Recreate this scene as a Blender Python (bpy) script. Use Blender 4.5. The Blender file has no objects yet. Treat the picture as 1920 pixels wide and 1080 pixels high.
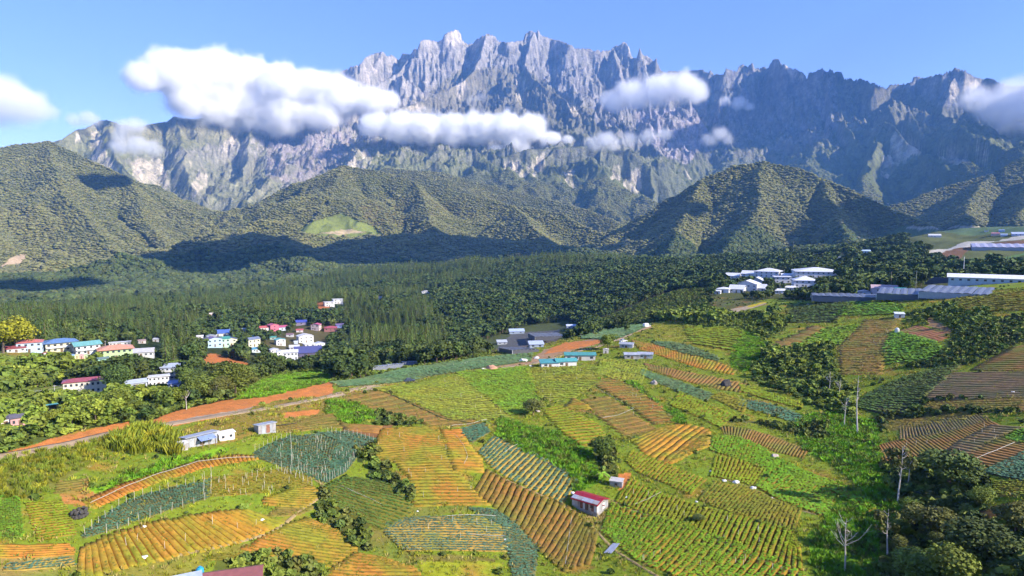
HAZE = 0.000048; HIGH = 0
import bpy, math, random
import numpy as np
from mathutils import Vector
random.seed(7); RNG = np.random.default_rng(7)
PI = math.pi
S = bpy.context.scene
COL = S.collection

# ------------------------------------------------------------------ camera
CAMZ = 220.0
FPX = 1281.0                         # focal length in pixels of a 1920 px wide frame
PITCH = math.atan(110.0 / FPX)       # looking slightly down
cd = bpy.data.cameras.new('camera'); cam = bpy.data.objects.new('camera', cd); COL.objects.link(cam)
cd.sensor_width = 36.0; cd.lens = 36.0 * FPX / 1920.0
cd.clip_start = 0.5; cd.clip_end = 60000
cam.location = (0, 0, CAMZ); cam.rotation_euler = (PI / 2 - PITCH, 0, 0)
S.camera = cam

# ------------------------------------------------------------------ sky, sun, exposure
SUN_EL = math.radians(30); SUN_AZ = math.radians(114)      # azimuth clockwise from the view direction
W = bpy.data.worlds.new('World'); S.world = W; W.use_nodes = True
wn = W.node_tree.nodes; wl = W.node_tree.links
sky = wn.new('ShaderNodeTexSky'); sky.sky_type = 'NISHITA'; sky.sun_disc = False
sky.sun_elevation = SUN_EL; sky.sun_rotation = SUN_AZ; sky.altitude = 1400
sky.air_density = 1.0; sky.dust_density = 0.3; sky.ozone_density = 7.0
tint = wn.new('ShaderNodeVectorMath'); tint.operation = 'MULTIPLY'; tint.inputs[1].default_value = (1.26, .93, 1.08)
wl.new(sky.outputs[0], tint.inputs[0]); wl.new(tint.outputs[0], wn['Background'].inputs['Color']); wn['Background'].inputs['Strength'].default_value = 0.105
sd = bpy.data.lights.new('sun', 'SUN'); sun = bpy.data.objects.new('sun', sd); COL.objects.link(sun)
sd.energy = 5.0; sd.angle = math.radians(0.5); sd.color = (1.0, 0.91, 0.76)
sdir = Vector((math.sin(SUN_AZ) * math.cos(SUN_EL), math.cos(SUN_AZ) * math.cos(SUN_EL), math.sin(SUN_EL)))
sun.rotation_euler = sdir.to_track_quat('Z', 'Y').to_euler(); sun.location = (500, -500, 900)
S.view_settings.view_transform = 'Standard'; S.view_settings.look = 'None'
S.view_settings.exposure = 1.34; S.view_settings.gamma = 1; S.view_settings.use_curve_mapping = False
cy = S.cycles
cy.use_denoising = True; cy.max_bounces = 14; cy.diffuse_bounces = 2; cy.glossy_bounces = 2; cy.transparent_max_bounces = 6
cy.volume_bounces = 12; cy.volume_step_rate = 3.0; cy.volume_max_steps = 96; cy.use_adaptive_sampling = True
cy.adaptive_threshold = 0.03

# ------------------------------------------------------------------ noise and maths
_P = RNG.permutation(512).astype(np.int64); _P = np.concatenate([_P, _P, _P])
_G = RNG.uniform(0, 2 * PI, 512); _GX, _GY = np.cos(_G), np.sin(_G)
def perlin(x, y, seed=0):
    x = np.asarray(x, float); y = np.asarray(y, float)
    xi = np.floor(x).astype(np.int64); yi = np.floor(y).astype(np.int64)
    xf = x - xi; yf = y - yi
    u = xf * xf * xf * (xf * (xf * 6 - 15) + 10); v = yf * yf * yf * (yf * (yf * 6 - 15) + 10)
    def g(ix, iy, fx, fy):
        h = _P[(_P[(ix + seed * 17) & 511] + iy) & 511]
        return _GX[h] * fx + _GY[h] * fy
    a = g(xi, yi, xf, yf); b = g(xi + 1, yi, xf - 1, yf)
    c = g(xi, yi + 1, xf, yf - 1); d = g(xi + 1, yi + 1, xf - 1, yf - 1)
    return 1.5 * (a + u * (b - a) + v * ((c + u * (d - c)) - (a + u * (b - a))))
def fbm(x, y, o=4, seed=0, gain=.5):
    s = 0; a = 1; t = 0
    for i in range(o):
        s = s + a * perlin(x * 2 ** i, y * 2 ** i, seed + i); t += a; a *= gain
    return s / t
def ridged(x, y, o=4, seed=0, gain=.5):
    s = 0; a = 1; t = 0
    for i in range(o):
        s = s + a * (1 - np.abs(perlin(x * 2 ** i, y * 2 ** i, seed + i)) * 1.6); t += a; a *= gain
    return s / t
def sstep(a, b, x):
    t = np.clip((x - a) / (b - a), 0, 1); return t * t * (3 - 2 * t)
CP, SP = math.cos(PITCH), math.sin(PITCH)
def ray(px, py):                      # pixel of the 1920x1080 frame -> azimuth (clockwise), slope dz/dr
    x = (px - 960.0) / FPX; u = (540.0 - py) / FPX
    dy = CP + u * SP; dz = -SP + u * CP
    h = np.hypot(x, dy)
    return np.arctan2(x, dy), dz / h
def P3(px, py, d):                    # a point seen at pixel (px, py), d metres away on the map
    az, s = ray(px, py)
    return (d * math.sin(az), d * math.cos(az), CAMZ + s * d)
def project(x, y, z):
    z = z - CAMZ
    f = y * CP - z * SP; u = y * SP + z * CP
    f = np.where(np.abs(f) < 1e-3, 1e-3, f)
    return np.where(f > 0, 960 + FPX * x / f, -9e4), np.where(f > 0, 540 - FPX * u / f, -9e4)
def inpoly(px, py, poly):
    r = np.zeros(np.shape(px), bool); n = len(poly)
    for i in range(n):
        x0, y0 = poly[i]; x1, y1 = poly[(i + 1) % n]
        if y0 == y1: continue
        c = ((y0 > py) != (y1 > py)) & (px < (x1 - x0) * (py - y0) / (y1 - y0) + x0)
        r ^= c
    return r

# ------------------------------------------------------------------ terrain function
CTRL = [  # px, py, distance on the map: the farmland and the valley behind it
 (-300,1080,100),(0,1080,115),(300,1080,118),(600,1080,124),(960,1080,128),(1250,1080,130),(1420,1080,135),(1900,1080,125),(2200,1080,120),
 (0,950,138),(300,990,132),(300,900,150),(600,960,145),(600,860,168),(430,830,172),(490,812,178),(200,840,170),(0,870,156),(-200,870,150),
 (840,960,148),(840,860,172),(840,790,205),(700,760,225),(1105,965,158),(1050,860,180),(1050,770,230),(1200,800,215),(1250,930,165),
 (1400,900,180),(1300,820,207),(1400,830,206),(1500,1000,150),(1480,900,182),
 (1560,990,155),(1610,940,172),(1560,1080,140),(1650,1000,160),(1680,1080,142),(1640,880,195),(1590,810,232),(1520,740,275),(1450,700,310),(1420,640,370),
 (1720,950,170),(1780,900,182),(1900,1000,146),(1800,800,226),(1700,790,240),(1920,860,195),(1900,700,280),(1760,740,262),(2200,700,270),(2200,860,190),
 (1650,700,300),(1600,640,365),(1700,640,348),(1750,600,400),(1900,600,375),(1550,620,395),(1600,570,470),(1480,600,430),(1350,650,352),(1350,730,270),(1250,680,325),
 (0,850,162),(160,805,182),(330,782,197),(480,750,225),(620,722,258),(760,712,285),(860,690,305),(1000,680,318),(1120,655,355),(1220,612,455),(1180,690,305),(1300,610,440),
 (1330,590,500),(1400,570,560),(1450,560,600),
 (30,795,232),(100,770,262),(160,735,315),(290,715,365),(60,700,380),(160,660,440),(250,665,450),(420,650,590),(400,690,520),(570,650,700),(570,670,660),(620,620,800),
 (450,640,640),(740,690,350),(700,660,560),(800,640,680),(960,625,720),(980,655,600),(1050,612,760),(900,660,560),
 (1090,610,720),(1180,580,690),(1260,548,680),(1340,540,690),(1420,545,700),(1530,520,740),(1600,520,760),(1500,555,640),
 (1700,552,520),(1800,545,500),(1900,540,480),(1780,530,570),(1900,527,580),(2200,540,460),
 (1700,500,900),(1640,480,1100),(1740,470,1150),(1900,490,900),(1900,460,1200),(1760,440,1500),(1900,430,1600),(2200,430,1500),(1560,490,1100),
 (0,600,900),(300,590,1000),(200,620,700),(0,640,520),(-300,640,480),(-300,600,900),(620,570,1000),(800,560,1150),(900,590,850),(1000,560,950),(1180,495,1400),(1050,490,1550),(1250,510,1100),
 (1100,530,1050),(700,525,1500),(350,560,1500),(0,575,1500),(-300,575,1500),(1400,490,1500),(1550,470,1700)]
_c = np.array([( *ray(p[0], p[1]), p[2]) for p in CTRL])
_ca, _cz, _cr = _c[:, 0], CAMZ + _c[:, 1] * _c[:, 2], np.log(_c[:, 2])
_extra = [(a, l, z) for a, zz in ((-1.3, (168, 150, 120)), (1.3, (160, 185, 200))) for l, z in zip((math.log(120), math.log(450), math.log(1500)), zz)]
_ca = np.concatenate([_ca, [e[0] for e in _extra]]); _cr = np.concatenate([_cr, [e[1] for e in _extra]]); _cz = np.concatenate([_cz, [e[2] for e in _extra]])
def _tpsk(d2): return np.where(d2 > 1e-12, d2 * np.log(d2 + 1e-12), 0)
_n = len(_ca); _K = _tpsk((_ca[:, None] - _ca) ** 2 + (_cr[:, None] - _cr) ** 2) + np.eye(_n) * 2e-3
_A = np.zeros((_n + 3, _n + 3)); _A[:_n, :_n] = _K
_A[:_n, _n] = 1; _A[:_n, _n + 1] = _ca; _A[:_n, _n + 2] = _cr; _A[_n:, :_n] = _A[:_n, _n:].T
_w = np.linalg.solve(_A, np.concatenate([_cz, [0, 0, 0]]))
def tps(az, lr):
    az = np.clip(az, -1.3, 1.3)
    lr = np.clip(lr, math.log(105), math.log(1700))
    out = _w[_n] + _w[_n + 1] * az + _w[_n + 2] * lr
    for i in range(_n): out = out + _w[i] * _tpsk((az - _ca[i]) ** 2 + (lr - _cr[i]) ** 2)
    return out

SKY_L = [(-900,360),(-600,335),(-300,320),(-100,300),(0,285),(35,272),(80,268),(112,262),(130,250),(160,238),(190,227),(203,224),(225,228),(268,230),(310,228),(322,217),(332,218),(345,220),(370,222),(420,214),(480,200),(540,178),(600,150)]
SKY_C = [(600,150),(640,130),(650,127),(672,119),(685,107),(700,98),(718,96),(725,104),(740,101),(748,110),(756,98),(770,100),(785,90),(790,75),(805,71),(820,76),(830,73),(835,65),(845,60),(858,54),(864,60),(867,78),(885,78),(893,73),(900,68),(912,62),(925,66),(933,75),(950,77),(975,75),(986,72),(988,57),(997,54),(1003,61),(1007,55),(1015,65),(1025,67),(1035,70),(1050,76),(1068,82),(1080,88),(1100,90),(1125,94),(1145,93),(1152,84),(1165,84),(1172,77),(1180,86),(1184,104),(1195,108),(1200,90),(1206,101),(1215,105),(1225,115),(1232,106),(1238,125),(1245,132),(1290,130)]
SKY_R = [(1290,130),(1307,131),(1320,128),(1330,137),(1345,140),(1357,138),(1363,124),(1370,127),(1378,133),(1385,121),(1393,116),(1400,124),(1405,120),(1412,115),(1420,125),(1432,122),(1442,125),(1448,109),(1458,105),(1465,109),(1475,102),(1485,108),(1495,113),(1508,122),(1513,130),(1518,115),(1527,119),(1535,118),(1550,128),(1570,133),(1585,145),(1597,143),(1615,146),(1640,155),(1660,163),(1672,154),(1700,156),(1708,150),(1717,141),(1735,143),(1745,141),(1765,138),(1780,130),(1790,126),(1812,130),(1825,140),(1840,146),(1865,146),(1880,152),(1900,157),(1920,160),(2000,150),(2100,170),(2300,190),(2600,210),(3000,240),(3600,260)]
def crest(pts, dist):                 # dist: px -> metres
    return [P3(p[0], p[1], dist(p[0]) + 130 * math.sin(p[0] * .045) + 60 * math.sin(p[0] * .11)) for p in pts]
def lin(*kv):
    xs, ys = zip(*kv)
    return lambda x: float(np.interp(x, xs, ys))
def R(*p): return [P3(*q) for q in p]
# each ridge: points, (a1,L1) steep fall near the crest, (a2,L2), long slope b
MASS = dict(a1=60, L1=30, a2=520, L2=330, b=.45)
RIDGES = [
 (crest(SKY_L, lin((-900,6500),(0,6300),(400,7000),(600,7800))), dict(a1=20,L1=30,a2=330,L2=330,b=.43), 1),
 (crest(SKY_C, lin((600,7800),(860,8000),(1300,7900))), MASS, 1),
 (crest(SKY_R, lin((1290,7900),(1530,7300),(1640,7000),(1920,6600),(3600,6000))), dict(a1=80,L1=30,a2=430,L2=300,b=.42), 1),
 # spurs of the massif
 (R((912,64,7950),(900,110,7600),(870,150,7250),(800,185,6900),(740,205,6500),(700,240,6200)), dict(a1=30,L1=30,a2=160,L2=200,b=.62), 1),
 (R((1000,60,7950),(985,120,7650),(1000,150,7300),(1060,185,6850),(1085,235,6300),(1040,275,5900)), dict(a1=40,L1=30,a2=160,L2=180,b=.62), 1),
 (R((1150,90,7900),(1170,150,7500),(1155,210,7050),(1200,260,6600),(1180,300,6200)), dict(a1=40,L1=30,a2=200,L2=180,b=.7), 1),
 (R((780,90,7950),(750,130,7700),(690,170,7400)), dict(a1=40,L1=30,a2=200,L2=150,b=.7), 1),
 (R((1330,130,7800),(1325,190,7450),(1330,240,7100),(1295,290,6650),(1270,325,6300)), dict(a1=10,L1=40,a2=250,L2=260,b=.55), 1),
 (R((1390,120,7700),(1386,190,7300),(1395,225,7100),(1375,285,6750),(1362,320,6500)), dict(a1=20,L1=35,a2=150,L2=150,b=.75), 1),
 (R((1545,125,7300),(1556,170,7000),(1562,215,6650),(1590,225,6350),(1600,235,6100)), dict(a1=80,L1=60,a2=420,L2=260,b=.6,soft=.5), 1),
 (R((1562,215,6650),(1548,265,6250),(1535,300,5900),(1500,335,5500)), dict(a1=40,L1=40,a2=200,L2=180,b=.6,soft=.7), 1),
 (R((1600,215,6400),(1655,222,6100),(1690,240,5800),(1760,285,5400),(1850,330,5000)), dict(a1=20,L1=30,a2=180,L2=180,b=.55), 1),
 (R((1655,222,6100),(1640,270,5700),(1625,310,5300),(1620,350,4900)), dict(a1=20,L1=30,a2=150,L2=150,b=.62), 1),
 (R((1790,128,6800),(1770,190,6400),(1800,230,6000),(1850,260,5600),(1960,290,5200)), dict(a1=20,L1=30,a2=200,L2=200,b=.55), 1),
 # broad shoulder with the landslides
 (R((700,290,5900),(790,290,5750),(860,320,5500),(920,300,5500),(985,280,5550),(1040,276,5600),(1110,272,5650),(1180,278,5600),(1240,300,5500),(1300,345,5300)), dict(a1=10,L1=30,a2=230,L2=260,b=.62), 1),
 (R((1040,276,5600),(1010,320,5300),(985,370,5000)), dict(a1=10,L1=30,a2=100,L2=100,b=.8), 1),
 (R((1130,272,5650),(1120,330,5250),(1130,380,5000)), dict(a1=10,L1=30,a2=100,L2=100,b=.8), 1),
 (R((1220,290,5550),(1225,340,5200),(1215,385,4950)), dict(a1=10,L1=30,a2=100,L2=100,b=.8), 1),
 # left face spurs
 (R((203,226,6600),(215,290,6000),(250,340,5500)), dict(a1=10,L1=30,a2=120,L2=150,b=.6), 1),
 (R((330,218,6900),(345,270,6400),(350,330,5900),(390,390,5400)), dict(a1=10,L1=30,a2=120,L2=150,b=.62), 1),
 (R((480,200,7300),(470,260,6800),(455,330,6200),(440,400,5600)), dict(a1=10,L1=30,a2=120,L2=150,b=.62), 1),
 (R((600,160,7700),(590,250,6900),(620,290,6400),(640,330,5900)), dict(a1=10,L1=30,a2=150,L2=150,b=.62), 1),
 # green hills
 (R((-700,330,3600),(-300,300,3700),(-60,290,3800),(30,272,3900),(90,266,3950),(150,290,3850),(230,330,3700),(300,368,3600),(360,402,3450),(430,440,3300)), dict(a1=0,L1=30,a2=60,L2=200,b=.47), 2),
 (R((90,266,3950),(110,350,3400),(190,440,2900),(250,500,2600)), dict(a1=0,L1=30,a2=40,L2=150,b=.4), 2),
 (R((-60,290,3800),(-40,400,3100),(-20,500,2500)), dict(a1=0,L1=30,a2=40,L2=150,b=.4), 2),
 (R((230,330,3700),(290,430,3150),(320,480,2850)), dict(a1=0,L1=30,a2=30,L2=150,b=.45), 2),
 (R((470,432,3300),(520,390,3450),(580,345,3550),(640,311,3650),(700,318,3600),(780,342,3500),(850,360,3450),(960,385,3300),(1050,402,3150),(1110,432,3000),(1160,455,2900)), dict(a1=0,L1=30,a2=60,L2=200,b=.45), 2),
 (R((640,311,3650),(630,350,3350),(600,400,3000),(570,430,2800)), dict(a1=0,L1=30,a2=10,L2=150,b=.36), 2),
 (R((780,342,3500),(800,400,3000),(840,450,2600)), dict(a1=0,L1=30,a2=30,L2=150,b=.42), 2),
 (R((960,385,3300),(1000,430,2800),(1040,465,2450)), dict(a1=0,L1=30,a2=30,L2=150,b=.42), 2),
 (R((720,316,4300),(830,324,4250),(900,345,4200),(1000,368,4100),(1100,395,3900),(1160,415,3700)), dict(a1=0,L1=30,a2=40,L2=200,b=.45), 2),
 (R((250,535,2300),(300,505,2350),(350,475,2400),(410,448,2450),(470,438,2450),(520,450,2400),(570,478,2300),(640,500,2200),(720,510,2100)), dict(a1=0,L1=30,a2=25,L2=150,b=.15), 2),
 (R((640,455,2500),(760,440,2600),(880,445,2550),(1000,455,2400),(1130,475,2150)), dict(a1=0,L1=30,a2=20,L2=150,b=.14), 2),
 (R((1170,470,2650),(1220,425,2750),(1270,375,2850),(1320,335,2900),(1380,312,2950),(1430,304,2950),(1490,315,2900),(1540,336,2850),(1600,360,2750),(1680,398,2650),(1760,430,2500)), dict(a1=0,L1=30,a2=60,L2=180,b=.5), 2),
 (R((1320,335,2900),(1290,390,2550),(1270,440,2250),(1260,475,2050)), dict(a1=0,L1=30,a2=30,L2=90,b=.5), 2),
 (R((1430,304,2950),(1420,370,2550),(1400,430,2200),(1370,470,1950)), dict(a1=0,L1=30,a2=25,L2=120,b=.42), 2),
 (R((1540,336,2850),(1560,390,2500),(1590,430,2200),(1600,460,1950)), dict(a1=0,L1=30,a2=45,L2=80,b=.5), 2),
 (R((1640,395,3600),(1700,378,3700),(1760,352,3850),(1850,328,3950),(1920,290,4000),(2100,280,4000),(2500,300,3900)), dict(a1=0,L1=30,a2=60,L2=200,b=.5), 2),
 (R((1850,328,3950),(1830,370,3300),(1800,410,2700)), dict(a1=0,L1=30,a2=40,L2=150,b=.45), 2),
 (R((1980,300,4000),(1940,360,3200),(1900,405,2600)), dict(a1=0,L1=30,a2=40,L2=150,b=.45), 2),
]
GORGES = [([(1455,200,6950),(1450,260,6600),(1420,320,6250),(1370,350,5800),(1300,370,5300)], 330, 300), ([(1350,230,7150),(1345,260,6900),(1330,310,6500)], 180, 120),
           ([(1180,200,7600),(1200,260,6900)], 120, 90), ([(700,230,7300),(690,300,6500)], 150, 80), ([(270,250,6500),(300,330,5900)], 150, 80), ([(1620,260,6300),(1600,330,5600)], 130, 90), ([(1750,220,6300),(1720,330,5500)], 150, 90)]
def tents(x, y, which):
    best = np.full(x.shape, -1e4); dbest = np.full(x.shape, 1e4)
    for pts, q, k in RIDGES:
        if k not in which: continue
        for (x0, y0, z0), (x1, y1, z1) in zip(pts[:-1], pts[1:]):
            dx, dy = x1 - x0, y1 - y0
            t = np.clip(((x - x0) * dx + (y - y0) * dy) / (dx * dx + dy * dy), 0, 1)
            d = np.hypot(x - x0 - t * dx, y - y0 - t * dy)
            a2 = q['a2']; bb = q['b']; a1 = q['a1']
            if 'soft' in q:                     # the flank towards +x is gentle
                w_ = sstep(-20, 60, (x - x0 - t * dx)); a2 = a2 * (1 - .8 * w_); bb = bb * (1 - (1 - q['soft']) * w_); a1 = a1 * (1 - .9 * w_)
            z = z0 + t * (z1 - z0) - bb * d - a2 * (1 - np.exp(-d / q['L2']))
            if q['a1']: z = z - a1 * (1 - np.exp(-d / q['L1']))
            m = z > best
            best = np.where(m, z, best); dbest = np.where(m, d, dbest)
    return best, dbest
def smax(a, b, k):
    h = np.clip(.5 + .5 * (a - b) / k, 0, 1)
    return b + (a - b) * h + k * h * (1 - h)
def terrain(az, r):                   # arrays of the same shape -> height
    x, y = r * np.sin(az), r * np.cos(az)
    z = np.zeros(x.shape)
    near = r < 2600
    z[near] = tps(az[near], np.log(r[near]))
    floor = CAMZ - 125 + 12 * fbm(x / 700, y / 700, 3, 5)
    w = sstep(1500, 2300, r); z = np.where(near, z * (1 - w) + floor * w, floor)
    far = r > 1250
    xf, yf, rf = x[far], y[far], r[far]
    wx = 60 * fbm(xf / 420, yf / 420, 3, 31); wy = 60 * fbm(xf / 420, yf / 420, 3, 41)
    h2, d2 = tents(xf + wx * .6, yf + wy * .6, (2,))
    g = ridged(xf / 520 + wx / 300, yf / 620 + wy / 300, 4, 11)
    g2 = ridged(xf / 190 + wx / 200, yf / 230 + wy / 200, 3, 14)
    h2 = h2 + (g - .62) * 85 * sstep(0, 260, d2) + (g2 - .62) * 34 * sstep(0, 120, d2) + 9 * fbm(xf / 90, yf / 90, 3, 3)
    zf = z[far]
    zf = zf + 16 * fbm(xf / 190, yf / 190, 3, 17) * sstep(1250, 1500, rf)
    zf = smax(zf, h2, 14)
    mm = rf > 4200
    xm, ym = xf[mm], yf[mm]
    if mm.any():
        sx_ = 42 * fbm(xm / 170, ym / 170, 3, 131); sy_ = 80 * fbm(xm / 190, ym / 190, 3, 133)
        h1, d1 = tents(xm + sx_, ym + sy_, (1,))
        wx2 = 90 * fbm(xm / 500, ym / 500, 3, 61); wy2 = 90 * fbm(xm / 500, ym / 500, 3, 71)
        big = ridged((xm + wx2) / 620, (ym + wy2) / 800, 4, 21)
        ribs = ridged((xm + wx2 * 1.2 + ym * .3) / 170, (ym + wy2) / 400, 4, 51)
        crag = ridged((xm + wx2 * .5) / 85, (ym + wy2) / 140, 4, 91, .6)
        fine = ridged((xm + ym * .25) / 62, ym / 95, 4, 81, .62)
        for gp, gw, gd in GORGES:
            pts = [P3(*q) for q in gp]; dm = np.full(xm.shape, 1e5)
            for (x0, y0, _), (x1, y1, _) in zip(pts[:-1], pts[1:]):
                dx, dy = x1 - x0, y1 - y0; t = np.clip(((xm - x0) * dx + (ym - y0) * dy) / (dx * dx + dy * dy), 0, 1)
                dm = np.minimum(dm, np.hypot(xm + wx2 * .5 - x0 - t * dx, ym + wy2 * .5 - y0 - t * dy))
            h1 = h1 - gd * np.exp(-(dm / gw) ** 2)
        hi = sstep(500, 1500, h1)
        h1 = h1 + (big - .66) * (190 + 190 * hi) * sstep(10, 330, d1) + (ribs - .6) * (35 + 30 * hi) * sstep(5, 120, d1) + (fine - .6) * (22 + 42 * hi) * sstep(0, 40, d1) + (crag - .6) * (32 + 78 * hi) * sstep(5, 80, d1)
        zf[mm] = smax(zf[mm], h1, 20)
    z[far] = zf
    return z

def az_array(nd, lim=40):
    a = np.radians(np.linspace(-lim, lim, nd))
    b = np.radians(np.concatenate([np.linspace(lim, 180, 60)[1:], np.linspace(-180, -lim, 60)[1:-1]]))
    b = np.where(b < 0, b + 2 * PI, b)
    return np.concatenate([a, b])     # runs once round the circle
class Grid:
    def __init__(s, nd, rs):
        s.az = az_array(nd); s.r = rs
        A, Rr = np.meshgrid(s.az, s.r, indexing='ij')
        Aw = np.where(A > PI, A - 2 * PI, A)
        s.A = Aw
        s.Z = terrain(Aw, Rr); s.X, s.Y = Rr * np.sin(A), Rr * np.cos(A); s.R = Rr
        s.px, s.py = project(s.X, s.Y, s.Z)
    def at(s, x, y):
        az = np.arctan2(x, y); az = np.where(az < s.az[0], az + 2 * PI, az); r = np.hypot(x, y)
        i = np.clip(np.interp(az, s.az, np.arange(len(s.az))), 0, len(s.az) - 1.001)
        j = np.clip(np.interp(r, s.r, np.arange(len(s.r))), 0, len(s.r) - 1.001)
        i0 = i.astype(int); j0 = j.astype(int); u = i - i0; v = j - j0
        Z = s.Z
        return (Z[i0, j0] * (1 - u) + Z[i0 + 1, j0] * u) * (1 - v) + (Z[i0, j0 + 1] * (1 - u) + Z[i0 + 1, j0 + 1] * u) * v
R_G = np.concatenate([[2.0, 40, 70, 85], np.exp(np.linspace(math.log(92), math.log(2250), 640))])
R_H = np.exp(np.linspace(math.log(2250), math.log(5200), 300))
R_M = np.linspace(5200, 9600, 430)
GG = Grid(820, R_G)
GG.Z += 9 * fbm(GG.X / 110, GG.Y / 110, 3, 19) * sstep(650, 900, GG.R) * sstep(2240, 2000, GG.R) * (np.abs(GG.A) < .8)
GG.Z += .35 * fbm(GG.X / 5, GG.Y / 5, 3, 9) * np.clip(GG.R / 400, 0.15, 1)
HG = Grid(820, R_H); MG = Grid(1240, R_M)
HG.Z[:, 0] = np.where(True, GG.Z[:, -1], 0)
# mountain seam: copy the hills' last ring
MG.Z[:, 0] = np.interp(MG.az, HG.az, HG.Z[:, -1])
_maxs = None
def run_visible():
    """which vertices can be seen from the camera, with a margin of some metres"""
    base = np.full(len(GG.az), -9.0)
    out = []
    for g in (GG, HG):
        s = (g.Z - CAMZ) / g.R
        rm = np.maximum.accumulate(np.maximum(s, base[:, None]), axis=1)
        prev = np.concatenate([base[:, None], rm[:, :-1]], 1)
        out.append((s, prev)); base = rm[:, -1]
    return out
(GG.s, GG.prev), (HG.s, HG.prev) = run_visible()
GG.vis = GG.s >= GG.prev - 1e-4
HG.vis = HG.s >= HG.prev - 1e-4
def hz(x, y):
    """ground height at map points"""
    r = np.hypot(x, y)
    return np.where(r < 2250, GG.at(x, y), HG.at(x, y))
def at(px, py, rmin=70.0):
    """the ground point seen at a pixel of the photograph"""
    az, s = ray(px, py)
    r = R_G[R_G > rmin]
    x, y = r * math.sin(az), r * math.cos(az)
    d = GG.at(x, y) - (CAMZ + s * r)
    k = np.argmax(d >= 0)
    if d[k] < 0:
        rr = 2000.0
    elif k == 0: rr = r[0]
    else: rr = r[k - 1] + (r[k] - r[k - 1]) * (-d[k - 1]) / (d[k] - d[k - 1])
    X, Y = rr * math.sin(az), rr * math.cos(az)
    return np.array([X, Y, float(GG.at(np.array([X]), np.array([Y]))[0])])

# ------------------------------------------------------------------ materials
_M = {}
def mat(name, color, rough=.85, var=.25, scale=1.0, bump=0.0, metal=0.0, rnd=0.0, alt=None, alt_scale=.05, spec=.2):
    """a base colour broken up by noise in two scales, some wear and a fine relief"""
    if name in _M: return _M[name]
    m = bpy.data.materials.new(name); m.use_nodes = True; n = m.node_tree.nodes; l = m.node_tree.links
    b = n['Principled BSDF']; b.inputs['Roughness'].default_value = rough; b.inputs['Metallic'].default_value = metal
    b.inputs['Specular IOR Level'].default_value = spec
    tc = n.new('ShaderNodeNewGeometry')
    t = n.new('ShaderNodeTexNoise'); t.inputs['Scale'].default_value = scale; t.inputs['Detail'].default_value = 5
    l.new(tc.outputs['Position'], t.inputs['Vector'])
    mr = n.new('ShaderNodeMapRange'); mr.inputs['From Min'].default_value = .3; mr.inputs['From Max'].default_value = .7
    mr.inputs['To Min'].default_value = 1 - var; mr.inputs['To Max'].default_value = 1 + var
    l.new(t.outputs['Fac'], mr.inputs['Value'])
    fac = mr.outputs[0]
    if rnd:
        oi = n.new('ShaderNodeObjectInfo'); r2 = n.new('ShaderNodeMapRange')
        r2.inputs['To Min'].default_value = 1 - rnd; r2.inputs['To Max'].default_value = 1 + rnd
        l.new(oi.outputs['Random'], r2.inputs['Value'])
        mu = n.new('ShaderNodeMath'); mu.operation = 'MULTIPLY'; l.new(fac, mu.inputs[0]); l.new(r2.outputs[0], mu.inputs[1]); fac = mu.outputs[0]
    vm = n.new('ShaderNodeVectorMath'); vm.operation = 'SCALE'; vm.inputs[0].default_value = color
    if alt is not None:                    # a second colour in broad patches
        t2 = n.new('ShaderNodeTexNoise'); t2.inputs['Scale'].default_value = alt_scale; t2.inputs['Detail'].default_value = 6; t2.inputs['Roughness'].default_value = .6
        l.new(tc.outputs['Position'], t2.inputs['Vector']); m2 = n.new('ShaderNodeMapRange'); m2.inputs['From Min'].default_value = .42; m2.inputs['From Max'].default_value = .62
        l.new(t2.outputs['Fac'], m2.inputs['Value']); mx = n.new('ShaderNodeMix'); mx.data_type = 'RGBA'; mx.inputs['A'].default_value = (*color, 1); mx.inputs['B'].default_value = (*alt, 1)
        l.new(m2.outputs[0], mx.inputs['Factor']); l.new(mx.outputs['Result'], vm.inputs[0])
    l.new(fac, vm.inputs['Scale']); out = vm.outputs[0]
    if rnd:
        hs = n.new('ShaderNodeHueSaturation'); r3 = n.new('ShaderNodeMapRange')
        r3.inputs['To Min'].default_value = .5 - .06 * rnd; r3.inputs['To Max'].default_value = .5 + .06 * rnd
        w = n.new('ShaderNodeTexWhiteNoise'); w.noise_dimensions = '1D'; l.new(oi.outputs['Random'], w.inputs['W']); l.new(w.outputs['Value'], r3.inputs['Value'])
        l.new(r3.outputs[0], hs.inputs['Hue']); l.new(out, hs.inputs['Color']); out = hs.outputs[0]
    l.new(out, b.inputs['Base Color'])
    if bump:
        bp = n.new('ShaderNodeBump'); bp.inputs['Strength'].default_value = .6; bp.inputs['Distance'].default_value = bump
        l.new(t.outputs['Fac'], bp.inputs['Height']); l.new(bp.outputs[0], b.inputs['Normal'])
    _M[name] = m; return m
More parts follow.
